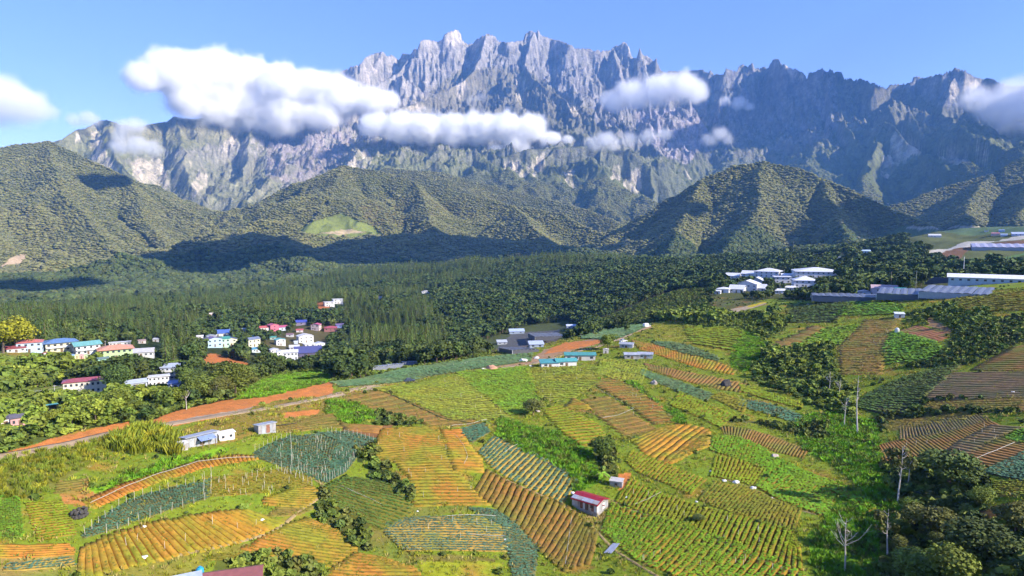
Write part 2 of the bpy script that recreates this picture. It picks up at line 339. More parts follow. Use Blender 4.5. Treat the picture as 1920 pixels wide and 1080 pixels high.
def ground_mat(name, s1, s2, bump, var=.22):
    """land: its own colours come from the mesh, broken up by noise of two sizes"""
    m = bpy.data.materials.new(name); m.use_nodes = True; n = m.node_tree.nodes; l = m.node_tree.links
    b = n['Principled BSDF']; b.inputs['Roughness'].default_value = .95; b.inputs['Specular IOR Level'].default_value = .1
    at_ = n.new('ShaderNodeAttribute'); at_.attribute_name = 'Col'
    g = n.new('ShaderNodeNewGeometry'); f = None
    for s in (s1, s2):
        t = n.new('ShaderNodeTexNoise'); t.inputs['Scale'].default_value = s; t.inputs['Detail'].default_value = 6; t.inputs['Roughness'].default_value = .65
        l.new(g.outputs['Position'], t.inputs['Vector'])
        mr = n.new('ShaderNodeMapRange'); mr.inputs['From Min'].default_value = .3; mr.inputs['From Max'].default_value = .7
        mr.inputs['To Min'].default_value = 1 - var; mr.inputs['To Max'].default_value = 1 + var
        l.new(t.outputs['Fac'], mr.inputs['Value'])
        if f is None: f = mr.outputs[0]
        else:
            mu = n.new('ShaderNodeMath'); mu.operation = 'MULTIPLY'; l.new(f, mu.inputs[0]); l.new(mr.outputs[0], mu.inputs[1]); f = mu.outputs[0]
    vm = n.new('ShaderNodeVectorMath'); vm.operation = 'SCALE'; l.new(at_.outputs['Color'], vm.inputs[0]); l.new(f, vm.inputs['Scale'])
    l.new(vm.outputs[0], b.inputs['Base Color'])
    bp = n.new('ShaderNodeBump'); bp.inputs['Strength'].default_value = .7; bp.inputs['Distance'].default_value = bump
    l.new(t.outputs['Fac'], bp.inputs['Height']); l.new(bp.outputs[0], b.inputs['Normal'])
    return m

# ------------------------------------------------------------------ object helpers
def mesh_np(name, verts, faces, col=None, smooth=False):
    """faces: (n,4) or (n,3) integer array"""
    me = bpy.data.meshes.new(name); verts = np.asarray(verts, np.float32); faces = np.asarray(faces, np.int32)
    me.vertices.add(len(verts)); me.vertices.foreach_set('co', verts.ravel())
    k = faces.shape[1]; me.loops.add(faces.size); me.loops.foreach_set('vertex_index', faces.ravel())
    me.polygons.add(len(faces)); me.polygons.foreach_set('loop_start', np.arange(0, faces.size, k, dtype=np.int32))
    if smooth: me.polygons.foreach_set('use_smooth', np.ones(len(faces), bool))
    if col is not None:
        a = me.color_attributes.new('Col', 'FLOAT_COLOR', 'POINT')
        c = np.ones((len(verts), 4), np.float32); c[:, :3] = col; a.data.foreach_set('color', c.ravel())
    me.update(calc_edges=True); me.validate(); return me
def link(name, me, m=None, parent=None, loc=None, rotz=0.0):
    o = bpy.data.objects.new(name, me); COL.objects.link(o)
    if m is not None and me is not None and not me.materials:
        for q in (m if isinstance(m, (list, tuple)) else [m]): me.materials.append(q)
    if parent is not None: o.parent = parent
    if loc is not None: o.location = loc
    if rotz: o.rotation_euler = (0, 0, rotz)
    return o
def tag(o, label, cat, group=None):
    o['label'] = label; o['category'] = cat
    if group: o['group'] = group
    return o
def structure(o, label=None):
    o['kind'] = 'structure'
    if label: o['label'] = label
    return o
def stuff(o, label=None, cat=None):
    o['kind'] = 'stuff'
    if label: o['label'] = label
    if cat: o['category'] = cat
    return o
def empty(name, loc, rotz=0.0):
    o = bpy.data.objects.new(name, None); COL.objects.link(o); o.location = loc; o.rotation_euler = (0, 0, rotz); o.empty_display_size = .5
    return o
class MB:
    """collects boxes, prisms and tubes; build() links them as one mesh"""
    def __init__(s): s.v = []; s.f = []; s.mi = []
    def add(s, vs, fs, mi=0):
        k = len(s.v); s.v += [tuple(v) for v in vs]; s.f += [tuple(i + k for i in f) for f in fs]; s.mi += [mi] * len(fs); return s
    def box(s, x0, y0, z0, x1, y1, z1, mi=0):
        return s.add([(x0,y0,z0),(x1,y0,z0),(x1,y1,z0),(x0,y1,z0),(x0,y0,z1),(x1,y0,z1),(x1,y1,z1),(x0,y1,z1)],
                     [(0,3,2,1),(4,5,6,7),(0,1,5,4),(1,2,6,5),(2,3,7,6),(3,0,4,7)], mi)
    def tube(s, pts, rad, n=6, mi=0):
        if not isinstance(rad, (list, tuple)): rad = [rad] * len(pts)
        k = len(s.v); P = [Vector(p) for p in pts]
        for i, p in enumerate(P):
            t = (P[min(i + 1, len(P) - 1)] - P[max(i - 1, 0)]).normalized()
            a = t.cross(Vector((.3, .9, .1)) if abs(t.z) > .8 else Vector((0, 0, 1))).normalized(); b = t.cross(a)
            for j in range(n):
                q = 2 * PI * j / n; s.v.append(tuple(p + (a * math.cos(q) + b * math.sin(q)) * rad[i]))
        for i in range(len(P) - 1):
            for j in range(n):
                s.f.append((k + i * n + j, k + i * n + (j + 1) % n, k + (i + 1) * n + (j + 1) % n, k + (i + 1) * n + j)); s.mi.append(mi)
        s.f.append(tuple(k + j for j in reversed(range(n)))); s.mi.append(mi)
        s.f.append(tuple(k + (len(P) - 1) * n + j for j in range(n))); s.mi.append(mi)
        return s
    def mesh(s, name, smooth=False):
        me = bpy.data.meshes.new(name); me.from_pydata(s.v, [], s.f)
        me.polygons.foreach_set('material_index', s.mi)
        if smooth: me.polygons.foreach_set('use_smooth', [True] * len(s.f))
        me.update(); return me
    def build(s, name, m, parent=None, loc=None, rotz=0.0, smooth=False): return link(name, s.mesh(name, smooth), m, parent, loc, rotz)
def quad_faces(na, nr, wrap):
    i = np.arange(na if wrap else na - 1)[:, None]; j = np.arange(nr - 1)[None]
    a = i * nr + j; b = ((i + 1) % na) * nr + j
    return np.stack([a, b, b + 1, a + 1], -1).reshape(-1, 4)

# ------------------------------------------------------------------ colours of the ground
GRASS = (.165,.215,.018); GRASS_O = (.32,.22,.03); LUSH = (.10,.20,.015); DARKG = (.035,.055,.014); SOIL = (.40,.17,.05); SOIL_Y = (.42,.25,.07)
SOIL_B = (.19,.09,.035); ORANGE = (.55,.19,.05); ROAD = (.36,.29,.21); OLIVE = (.17,.13,.028); GREENF = (.17,.27,.02); PALE = (.20,.26,.05)
FOREST = (.032,.045,.014); DFOREST = (.022,.036,.012)
# cover classes: 0 grass, 1 field, 2 conifers, 3 broadleaf wood, 4 bright bushes, 5 bare, 6 lush weeds, 7 dark shrubs, 8 tall reed grass
cls = np.zeros(GG.Z.shape, np.int8)
col = np.empty(GG.Z.shape + (3,)); col[:] = GRASS
PX, PY, GR = GG.px, GG.py, GG.R
# wobble the borders so that they are not ruler-straight
WX = PX + 5 * fbm(GG.X / 9, GG.Y / 9, 3, 13) * np.clip(250 / GR, .2, 1.5); WY = PY + 3.0 * fbm(GG.X / 8, GG.Y / 8, 3, 15) * np.clip(250 / GR, .2, 1.5)
def paint(poly, c, k=None, rmax=1e5, rmin=0, wob=True, amt=1.0):
    m = inpoly(WX if wob else PX, WY if wob else PY, poly) & (GR < rmax) & (GR > rmin) & (np.abs(GG.A) < .8)
    if k is not None: cls[m] = k
    if c is not None: col[m] = col[m] * (1 - amt) + np.array(c) * amt
    return m
# land behind the road ridge
FARM = [(-900,900),(0,850),(160,805),(330,782),(480,750),(622,716),(760,700),(860,680),(960,655),(1080,612),(1222,603),(1330,575),(1450,560),(1560,566),(1700,545),(1920,528),(2800,500),(2800,3000),(-2000,3000),(-2000,900)]
front = inpoly(PX, PY, FARM) & (GG.vis | (GR < 110)) & (GR < 620)
hid = (~front)
cls[hid] = 3; col[hid] = FOREST
paint([(-400,590),(0,590),(200,562),(450,545),(640,512),(740,502),(850,492),(1000,480),(1180,486),(1190,500),(1000,510),(880,520),(800,560),(840,640),(860,690),(700,700),(640,650),(600,600),(540,590),(370,620),(345,690),(-400,650)], DFOREST, 2, rmin=380)
paint([(-300,665),(120,668),(300,680),(330,700),(200,715),(100,730),(0,740),(-300,760)], (.12,.15,.03), 4, rmin=260)
paint([(-300,740),(100,730),(200,740),(330,745),(420,740),(300,770),(150,805),(0,850),(-300,900)], (.10,.13,.025), 4, rmin=150, rmax=380)
paint([(-100,655),(290,655),(290,672),(120,676),(-100,680)], (.16,.18,.04), 0, rmin=300)
paint([(-100,745),(100,750),(250,735),(110,725),(-100,735)], (.15,.18,.04), 0, rmin=200)
# village clearing
paint([(380,640),(420,622),(560,600),(640,600),(650,640),(610,670),(540,680),(470,670),(440,660)], (.07,.075,.025), 3, rmin=450)
paint([(480,650),(560,615),(620,615),(615,665),(520,672)], (.10,.085,.035), 0, rmin=450)
paint([(376,668),(398,662),(420,668),(460,680),(470,686),(440,690),(380,685)], (.42,.14,.045), 5, rmin=380)
paint([(595,570),(612,568),(618,578),(598,580)], (.4,.14,.045), 5, rmin=380)
# valley farm
paint([(880,655),(900,640),(980,612),(1060,600),(1090,610),(1060,640),(1000,668),(900,672)], (.07,.085,.03), 0, rmin=400)
paint([(960,625),(1050,618),(1045,640),(960,662),(930,655)], (.10,.10,.10), 5, rmin=400)
paint([(800,655),(880,650),(880,668),(800,672)], (.12,.07,.04), 5, rmin=350)
# near ridge right of the valley
paint([(1090,615),(1180,575),(1260,545),(1330,540),(1330,585),(1222,605)], (.065,.07,.018), 7, rmin=300)
# upland farms at the right
paint([(1370,490),(1480,482),(1560,478),(1640,488),(1700,480),(1800,455),(1930,440),(2400,420),(2400,540),(1930,528),(1700,540),(1560,560),(1450,560),(1340,560)], (.075,.085,.025), 3, rmin=450)
paint([(1700,430),(1800,424),(1930,424),(2300,420),(2300,500),(1930,500),(1800,500),(1760,480),(1700,470)], (.10,.115,.04), 0, rmin=500)
paint([(1740,428),(1880,426),(1930,430),(1930,440),(1800,440)], (.09,.14,.07), 1, rmin=800)
paint([(1750,478),(1800,462),(1930,455),(1930,462),(1820,470),(1790,485)], (.16,.09,.05), 1, rmin=600)
paint([(1800,485),(1930,470),(1930,486),(1850,492)], (.10,.17,.05), 1, rmin=600)
paint([(1730,480),(1800,458),(1920,443),(1930,447),(1810,464),(1740,484)], (.42,.40,.35), 5, rmin=600)
paint([(1610,478),(1640,470),(1690,474),(1690,484),(1640,488),(1610,486)], (.13,.19,.05), 1, rmin=600)
paint([(1640,484),(1690,478),(1692,486),(1650,490)], (.30,.14,.06), 5, rmin=600)
paint([(1515,478),(1560,474),(1600,482),(1580,492),(1520,490)], (.26,.25,.10), 0, rmin=600)
paint([(1320,560),(1330,556),(1350,556),(1430,565),(1440,570),(1380,586),(1360,588)], (.10,.10,.03), 0, rmin=350)
paint([(1370,580),(1425,568),(1440,569),(1380,586)], (.42,.33,.22), 5, rmin=350)
paint([(1400,574),(1430,566),(1438,567),(1405,577)], (.45,.35,.03), 1, rmin=350)
# farmland in front
for _pl, _c, _k in [
 ([(0,850),(160,805),(330,782),(480,750),(622,716),(625,740),(560,752),(450,772),(330,795),(200,815),(90,840),(0,862),(-300,950),(-300,905)], GRASS_O, 0),
 ([(-300,905),(0,850),(90,825),(240,790),(245,800),(330,772),(450,744),(540,724),(622,712),(626,743),(540,761),(450,779),(330,798),(180,828),(90,843),(0,863),(-300,925)], ORANGE, 5),
 ([(-300,912),(0,852),(90,836),(200,812),(330,788),(480,762),(620,742),(700,725),(720,724),(720,728),(620,746),(480,767),(330,794),(200,819),(90,842),(0,860),(-300,925)], ROAD, 5),
 ([(0,862),(90,842),(200,822),(300,800),(340,830),(330,850),(200,850),(120,900),(60,935),(0,930),(-300,940),(-300,920)], (.16,.16,.03), 8),
 ([(170,915),(240,890),(340,858),(420,840),(425,850),(350,870),(300,885),(240,905),(180,925)], (.20,.36,.02), 6),
 ([(110,900),(170,920),(170,940),(120,935)], SOIL_Y, 0),
 ([(110,925),(170,915),(190,935),(160,950),(120,945)], SOIL, 0),
 ([(600,755),(640,752),(700,765),(710,785),(660,797),(610,780)], LUSH, 6),
 ([(700,765),(770,780),(800,795),(740,800),(705,795)], DARKG, 7),
 ([(480,720),(520,705),(600,695),(625,700),(620,716),(500,744),(440,750)], (.16,.26,.03), 6),
 ([(520,750),(620,742),(610,775),(520,800),(430,830),(340,840),(340,805)], (.24,.17,.035), 0),
 ([(530,775),(600,768),(590,778),(530,784)], ORANGE, 5),
 ([(640,795),(740,798),(705,825),(640,812)], SOIL_B, 5),
 ([(665,820),(712,820),(705,860),(668,870)], DARKG, 7),
 ([(690,865),(720,872),(750,895),(772,920),(778,950),(765,965),(755,930),(715,902),(690,900)], DARKG, 7),
 ([(770,948),(880,946),(900,955),(760,972)], (.16,.17,.03), 0),
 ([(700,985),(735,985),(740,1010),(770,1035),(930,1045),(930,1060),(780,1060),(700,1040),(680,1010)], (.17,.15,.035), 0),
 ([(780,1050),(940,1055),(940,1080),(800,1085)], (.26,.28,.02), 0),
 ([(600,930),(640,950),(690,985),(700,1030),(660,1035),(600,975)], (.08,.09,.02), 7),
 ([(935,785),(965,790),(1040,812),(1090,835),(1140,850),(1150,880),(1130,905),(1075,925),(1030,880),(985,850),(930,815)], LUSH, 6),
 ([(1060,770),(1110,740),(1130,745),(1110,775),(1060,765)], (.28,.14,.05), 0),
 ([(1115,712),(1180,705),(1240,760),(1280,775),(1290,800),(1250,790)], (.12,.24,.02), 6),
 ([(1080,940),(1150,935),(1170,950),(1150,1000),(1130,1000),(1100,980)], (.28,.20,.07), 0),
 ([(1150,890),(1180,888),(1185,915),(1160,920)], ORANGE, 5),
 ([(1020,656),(1080,640),(1140,632),(1200,612),(1222,606),(1222,614),(1170,632),(1120,645),(1060,662),(990,684),(900,692),(870,694),(870,690),(990,676)], (.34,.22,.13), 5),
 ([(1030,655),(1060,642),(1130,637),(1120,645),(1060,658),(1020,664)], ORANGE, 5),
 ([(1140,640),(1200,612),(1215,612),(1160,640)], (.33,.27,.20), 5),
 ([(1290,600),(1330,590),(1400,600),(1400,640),(1360,660),(1300,650),(1230,640),(1225,612)], (.26,.26,.03), 0),
 ([(1220,600),(1290,585),(1360,585),(1370,610),(1330,615),(1280,605)], (.22,.22,.03), 4),
 ([(1370,640),(1400,620),(1440,610),(1430,660),(1410,690),(1395,700),(1370,690)], (.08,.17,.018), 6),
 ([(1360,595),(1440,585),(1480,600),(1470,620),(1430,640),(1400,620),(1370,625)], (.09,.12,.02), 4),
 ([(1410,690),(1440,650),(1500,655),(1560,640),(1570,700),(1610,740),(1600,790),(1540,770),(1480,740),(1410,715)], (.08,.11,.02), 4),
 ([(1490,780),(1560,775),(1640,790),(1650,830),(1655,900),(1700,960),(1690,1000),(1650,960),(1600,900),(1540,860),(1500,840)], (.08,.17,.015), 6),
 ([(1300,775),(1400,790),(1500,800),(1560,790),(1540,830),(1500,815),(1420,795),(1340,790)], (.10,.11,.03), 7),
 ([(1570,900),(1640,950),(1660,1000),(1640,1100),(1530,1100),(1515,1000),(1560,960)], (.08,.17,.015), 6),
 ([(1655,870),(1760,860),(1850,900),(1850,980),(2200,1000),(2200,1300),(1640,1300),(1655,1000),(1700,960)], (.05,.06,.018), 3),
 ([(1700,590),(1780,570),(1850,560),(1860,600),(1800,620),(1710,605)], (.20,.24,.03), 4),
 ([(1730,590),(1790,620),(1780,626),(1740,610)], (.34,.2,.09), 5),
 ([(1790,620),(1920,590),(2300,560),(2300,650),(1920,640),(1830,680),(1780,690),(1700,690),(1770,660)], (.09,.10,.03), 7),
 ([(1640,780),(1740,745),(1900,750),(1920,775),(1840,775),(1740,790),(1650,810)], (.10,.095,.03), 7),
 ([(1720,860),(1790,870),(1850,890),(1840,950),(1760,930)], (.07,.09,.02), 7),
 ([(1110,820),(1150,820),(1160,900),(1120,895)], (.09,.11,.02), 7),
 ([(640,735),(720,727),(740,735),(660,745)], (.28,.15,.06), 0),
 ([(395,1080),(410,1035),(520,1040),(600,1060),(620,1090)], (.10,.12,.02), 7),
 ([(0,1020),(60,1030),(140,1030),(140,1100),(0,1100)], (.30,.22,.06), 0),
 ([(150,1078),(280,1055),(430,1025),(520,1000),(600,1060),(520,1040),(400,1050),(350,1100),(150,1100)], (.20,.18,.03), 0),
 ]:
    m = paint(_pl, _c, _k, rmax=620)
# patches of bare orange earth and dry grass in the open grassland
_n1 = fbm(GG.X / 14, GG.Y / 14, 4, 101); _n2 = fbm(GG.X / 5, GG.Y / 5, 3, 111)
_g = (cls == 0) & (GR < 620)
_t = np.clip((_n1 - .22) * 3.0, 0, .7)[..., None] * _g[..., None]
col = col * (1 - _t) + np.array((.36,.17,.04)) * _t
_t = np.clip((-_n1 - .15) * 2.5, 0, .6)[..., None] * _g[..., None]
col = col * (1 - _t) + np.array((.13,.21,.02)) * _t
col *= (1 + .22 * _n2)[..., None]
_t = ((cls == 5) & (GR < 620))[..., None] * np.clip(.5 * ridged(GG.X / 3.5, GG.Y / 7, 3, 151) + .5 * fbm(GG.X / 9, GG.Y / 9, 3, 153) - .12, 0, .55)[..., None]
col = col * (1 - _t) + np.array((.30,.16,.06)) * _t

# ------------------------------------------------------------------ fields: top edge, bottom edge (rows join them), rows, kind
# kinds: (bed soil, crop colour or None, crop cover 0..1, bed height factor)
KIND = {
 'orange': ((.38,.15,.026), (.16,.17,.02), .10, .8), 'yellowsoil': ((.38,.19,.026), (.18,.19,.02), .18, .9), 'striped': ((.34,.155,.026), (.17,.20,.02), .34, .7),
 'sparse': ((.27,.13,.03), (.22,.24,.05), .40, .7), 'leek': ((.16,.15,.05), (.085,.19,.095), .97, .7), 'leekrow': ((.34,.22,.05), (.09,.19,.11), .7, .8),
 'green': ((.28,.17,.022), (.16,.34,.015), .95, .8), 'yellowgreen': ((.26,.17,.022), (.22,.32,.015), .88, .75), 'olive': ((.25,.17,.025), (.20,.24,.02), .75, .8),
 'fine': ((.19,.25,.02), (.18,.33,.02), .95, .45), 'pale': ((.24,.26,.04), (.26,.33,.03), .9, .4), 'paleleek': ((.18,.2,.06), (.12,.22,.08), .95, .5),
 'brown': ((.25,.125,.034), None, 0, 1.0), 'ridge': ((.23,.12,.028), (.17,.15,.02), .45, 1.0), 'greybrown': ((.21,.135,.06), None, 0, .9),
 'redbrown': ((.30,.12,.05), None, 0, .35), 'terrace': ((.18,.17,.025), (.11,.19,.03), .85, 1.0), 'darkgreen': ((.10,.11,.03), (.09,.16,.03), .9, 1.0),
 'bright': ((.14,.2,.02), (.13,.30,.02), .95, .6), 'smooth': ((.26,.15,.035), (.2,.2,.03), .35, .4)}
FIELDS = [
 ([(157,1030),(200,1008),(290,982),(370,968),(450,957)], [(155,1085),(230,1064),(330,1040),(430,1021),(520,985)], 26, 'yellowsoil', 'orange soil field with wide wavy bare ridges above the blue tank'),
 ([(572,972),(545,985),(510,1005),(470,1030)], [(612,985),(655,1008),(662,1035),(645,1062)], 13, 'striped', 'brown striped field right of the wavy bare ridges'),
 ([(668,1038),(642,1060),(600,1092)], [(720,1048),(775,1066),(800,1105)], 9, 'striped', 'striped brown field cut by the bottom of the view'),
 ([(480,848),(520,828),(545,821)], [(481,859),(515,868),(546,880)], 18, 'leek', 'blue green leek plot at the left of the row of white stakes'),
 ([(549,821),(600,816),(640,820),(668,850)], [(549,879),(580,888),(612,900),(645,886)], 28, 'leek', 'blue green leek plot with many white stakes'),
 ([(600,812),(650,810),(700,822)], [(620,820),(668,842),(700,832)], 16, 'leek', 'narrow strip of leeks above the staked plot'),
 ([(150,1006),(185,976),(240,941),(300,922),(382,903)], [(158,1009),(205,995),(265,972),(330,950),(384,934)], 52, 'leek', 'long stepped leek strip above the wavy bare ridges'),
 ([(405,896),(398,915),(402,930)], [(540,880),(570,898),(578,912)], 12, 'olive', 'olive green plot with white stakes beside the stepped leek strip'),
 ([(545,917),(500,935),(497,947)], [(588,914),(598,928),(570,950)], 7, 'striped', 'small fan of soil rows below the olive plot'),
 ([(165,936),(220,911),(300,886),(370,863),(440,853),(478,855)], [(185,950),(235,927),(315,898),(385,876),(450,866),(480,862)], 40, 'orange', 'curved orange strip of short beds below the green bank'),
 ([(-40,935),(10,932),(35,938)], [(-40,1010),(5,1008),(42,1004)], 14, 'bright', 'bright green plot at the left border of the view'),
 ([(52,945),(60,975),(75,1010)], [(112,940),(128,965),(138,1000)], 12, 'yellowgreen', 'small terrace of green beds beside the bright green plot'),
 ([(20,1058),(14,1070)], [(130,1046),(136,1062)], 3, 'leekrow', 'low teal beds in the bottom left corner'),
 ([(722,808),(710,832),(710,860),(745,868),(770,895),(778,920),(780,945)], [(816,803),(826,825),(836,850),(850,880),(868,903),(890,925),(908,945)], 27, 'striped', 'large rounded brown field with close curved rows'),
 ([(828,808),(835,830),(845,860),(855,882)], [(865,808),(875,830),(900,860),(905,885)], 14, 'orange', 'narrow orange field right of the large rounded one'),
 ([(868,805),(872,815),(885,828)], [(905,796),(912,805),(915,812)], 5, 'leek', 'tiny dark green bed above the narrow orange field'),
 ([(668,898),(640,903),(612,916),(608,928),(620,945)], [(735,912),(754,930),(764,950),(760,965),(715,990)], 12, 'terrace', 'green terraced field with stepped rows'),
 ([(758,974),(733,988),(740,1005),(765,1030)], [(932,970),(940,986),(944,1010),(938,1032)], 12, 'leekrow', 'wide blue green field of level rows'),
 ([(885,957),(942,985),(955,1030),(965,1085)], [(930,958),(965,980),(1006,1025),(1002,1080)], 22, 'leek', 'steep ribbon of blue green leeks'),
 ([(918,887),(960,910),(1000,929),(1050,950),(1085,970),(1113,1000)], [(898,922),(935,955),(980,988),(1015,1028),(1060,1064),(1100,1056)], 22, 'ridge', 'steep brown field of deep ridges left of the red roofed shed'),
 ([(930,822),(960,838),(1000,855),(1040,875),(1078,900)], [(903,850),(928,878),(962,898),(1010,920),(1052,940)], 17, 'leekrow', 'field of thin leek rows above the deep ridges'),
 ([(1018,768),(1033,785),(1055,808),(1088,833)], [(1045,762),(1075,775),(1115,795),(1136,825)], 12, 'yellowgreen', 'yellow green terraced beds below the brown plot'),
 ([(1105,712),(1140,735),(1180,760),(1222,792)], [(1165,710),(1200,735),(1235,760),(1268,790)], 14, 'sparse', 'brown plot with pale broken crop lines'),
 ([(1095,752),(1120,778),(1150,800),(1175,820)], [(1140,745),(1170,765),(1205,790),(1236,808)], 9, 'smooth', 'smooth olive brown slope below the broken crop lines'),
 ([(1240,803),(1280,797),(1325,810),(1327,835)], [(1188,826),(1218,850),(1255,868),(1302,845)], 15, 'yellowsoil', 'golden brown beds on the slope above the yellow green rows'),
 ([(1190,848),(1240,868),(1290,888),(1320,900)], [(1176,866),(1200,886),(1250,906),(1292,924)], 17, 'yellowgreen', 'yellow green rows right of the banana plant'),
 ([(1165,955),(1280,985),(1340,1012),(1420,1045),(1500,1080),(1560,1112)], [(1140,1003),(1205,1050),(1290,1085),(1340,1120),(1420,1140),(1500,1160)], 34, 'green', 'bright green and soil striped field in front of the red roofed shed'),
 ([(1195,908),(1280,941),(1345,960),(1410,978),(1475,996),(1496,1020)], [(1170,944),(1250,974),(1315,997),(1380,1025),(1440,1050),(1495,1066)], 36, 'yellowgreen', 'long yellow green field of diagonal beds above the footpath'),
 ([(1345,905),(1400,915),(1450,938),(1497,956)], [(1318,938),(1370,958),(1430,978),(1484,994)], 20, 'olive', 'olive beds fading to brown at the gully end'),
 ([(1445,884),(1500,895),(1550,920),(1562,932)], [(1424,914),(1460,934),(1500,951),(1548,968)], 14, 'green', 'bright green beds above the olive beds'),
 ([(1345,858),(1400,866),(1440,884)], [(1336,892),(1380,900),(1420,912)], 12, 'yellowgreen', 'pale green beds beside the white sacks'),
 ([(1345,820),(1380,820),(1420,835),(1450,855),(1500,880),(1560,903),(1625,940)], [(1338,845),(1375,856),(1420,871),(1450,884),(1500,894),(1555,917),(1612,952)], 50, 'green', 'long bright green ribbon of short beds above the gully'),
 ([(1355,800),(1400,805),(1450,820),(1508,842)], [(1362,815),(1410,830),(1460,848),(1502,858)], 24, 'brown', 'dark red brown beds above the bright green ribbon'),
 ([(1385,750),(1430,755),(1480,770),(1502,781)], [(1390,763),(1430,773),(1470,786),(1492,793)], 22, 'leek', 'strip of leeks beside the gully bushes'),
 ([(1390,722),(1440,738),(1500,755)], [(1394,735),(1440,750),(1498,764)], 22, 'yellowgreen', 'thin yellow green strip above the leek strip'),
 ([(1192,641),(1250,651),(1320,673),(1375,691)], [(1205,656),(1260,673),(1320,692),(1368,701)], 28, 'orange', 'orange beds beside the tin farm sheds'),
 ([(1226,641),(1270,644),(1320,660),(1345,670)], [(1236,649),(1280,662),(1320,671),(1344,677)], 22, 'paleleek', 'pale teal field above the orange beds'),
 ([(1215,684),(1280,698),(1350,712),(1400,722)], [(1222,694),(1280,713),(1350,729),(1394,736)], 30, 'brown', 'brown ridged strip below the orange beds'),
 ([(1210,696),(1270,716),(1330,738)], [(1206,704),(1262,730),(1318,752)], 26, 'paleleek', 'strip of young plants dotted with white paper'),
 ([(1085,623),(1150,616),(1214,609)], [(1100,633),(1150,634),(1186,623)], 16, 'paleleek', 'pale teal field on the ridge beside the dirt road'),
 ([(640,716),(760,692),(880,674),(985,664)], [(660,724),(800,706),(900,689),(985,678)], 44, 'paleleek', 'long pale green field along the dirt road'),
 ([(866,701),(905,735),(955,775)], [(985,691),(999,735),(1010,766)], 26, 'fine', 'fresh green field between two dark ditches'),
 ([(716,729),(785,755),(850,785)], [(862,705),(905,742),(950,782)], 20, 'pale', 'pale green meadow like field left of the ditch'),
 ([(996,692),(1005,715),(1014,745)], [(1130,690),(1118,715),(1080,742)], 15, 'pale', 'yellow green field below the teal roofed sheds'),
 ([(645,746),(700,771),(820,800)], [(715,733),(795,764),(902,794)], 9, 'smooth', 'olive brown strip above the large rounded field'),
 ([(1495,572),(1478,603)], [(1602,567),(1562,602)], 12, 'darkgreen', 'dark green rows of bushes below the greenhouse roofs'),
 ([(1602,568),(1570,592)], [(1690,572),(1682,588)], 10, 'bright', 'smooth bright green field below the greenhouse roofs'),
 ([(1520,613),(1452,648)], [(1544,616),(1466,660)], 5, 'brown', 'brown strip between two green plots on the far slope'),
 ([(1550,616),(1490,652)], [(1608,611),(1568,645)], 9, 'fine', 'green plot right of the brown strip'),
 ([(1622,602),(1592,630),(1574,650),(1575,696)], [(1684,601),(1669,630),(1656,665),(1650,698)], 21, 'smooth', 'brown and olive field of level rows on the far slope'),
 ([(1720,611),(1690,621)], [(1784,626),(1752,640)], 5, 'redbrown', 'bare red brown plot on the far slope'),
 ([(1678,625),(1661,660),(1668,682)], [(1748,642),(1766,664),(1740,677)], 11, 'bright', 'bright green plot below the bare red brown plot'),
 ([(1688,712),(1640,736),(1605,762)], [(1800,682),(1755,722),(1692,777)], 20, 'darkgreen', 'green field of fine rows on the right slope'),
 ([(1892,655),(1832,692)], [(1950,645),(1950,695)], 11, 'brown', 'brown rows climbing at the right border of the view'),
 ([(1775,702),(1742,748)], [(1950,700),(1950,742)], 12, 'greybrown', 'grey brown harvested field below the climbing brown rows'),
 ([(1660,790),(1652,808)], [(1820,772),(1800,788)], 6, 'smooth', 'olive slope above the dark soil rows'),
 ([(1692,800),(1760,789),(1836,777)], [(1694,826),(1770,814),(1850,790)], 24, 'greybrown', 'dark grey soil rows on the right slope'),
 ([(1648,838),(1690,826),(1780,811),(1850,792)], [(1662,870),(1720,864),(1795,838),(1868,804)], 34, 'brown', 'rust coloured diagonal beds on the right slope'),
 ([(1858,800),(1800,828),(1765,855)], [(1912,803),(1855,828),(1800,862)], 13, 'greybrown', 'brown level rows right of the rust coloured beds'),
 ([(1882,822),(1835,846),(1798,866)], [(1940,838),(1930,868),(1868,886)], 11, 'brown', 'dark brown rows crossed by a pale pipe'),
 ([(1912,806),(1886,823)], [(1950,804),(1950,838)], 7, 'bright', 'bright green plot at the right border of the view'),
 ([(1920,850),(1854,885)], [(1950,870),(1950,906)], 10, 'leek', 'teal crop at the right border of the view'),
 ([(1836,958),(1852,974)], [(1950,934),(1950,964)], 7, 'brown', 'dark rows behind the big trees at the right border'),
 ([(1292,612),(1296,628),(1304,645)], [(1388,618),(1392,632),(1372,656)], 9, 'yellowgreen', 'golden green terrace above the bright gully grass'),
 ([(1130,676),(1180,684),(1212,690)], [(1124,700),(1160,712),(1200,718)], 14, 'pale', 'pale green plot below the tin farm sheds'),
 ([(1278,738),(1330,762),(1372,780)], [(1262,760),(1318,784),(1350,800)], 14, 'yellowgreen', 'yellow green plot below the dotted plants'),
 ([(1335,745),(1390,772)], [(1352,738),(1400,756)], 8, 'olive', 'small olive plot left of the leek strip'),
 ([(1800,560),(1795,585)], [(1940,545),(1940,580)], 8, 'olive', 'olive plot at the right border below the white roofed hall'),
 ([(1745,752),(1740,768)], [(1930,746),(1930,770)], 5, 'smooth', 'grey olive strip at the right border above the dark soil rows'),
 ([(1868,905),(1870,930)], [(1945,902),(1945,928)], 6, 'olive', 'olive plot at the right border below the teal crop'),
 ([(-20,1022),(-20,1045)], [(125,1020),(132,1040)], 5, 'orange', 'orange beds in the lower left corner'),
 ([(112,905),(104,925)], [(165,898),(160,918)], 4, 'smooth', 'small golden plot above the dark stone ring'),
 ([(520,800),(515,812)], [(625,775),(640,800)], 5, 'smooth', 'golden strip right of the small tin shed'),
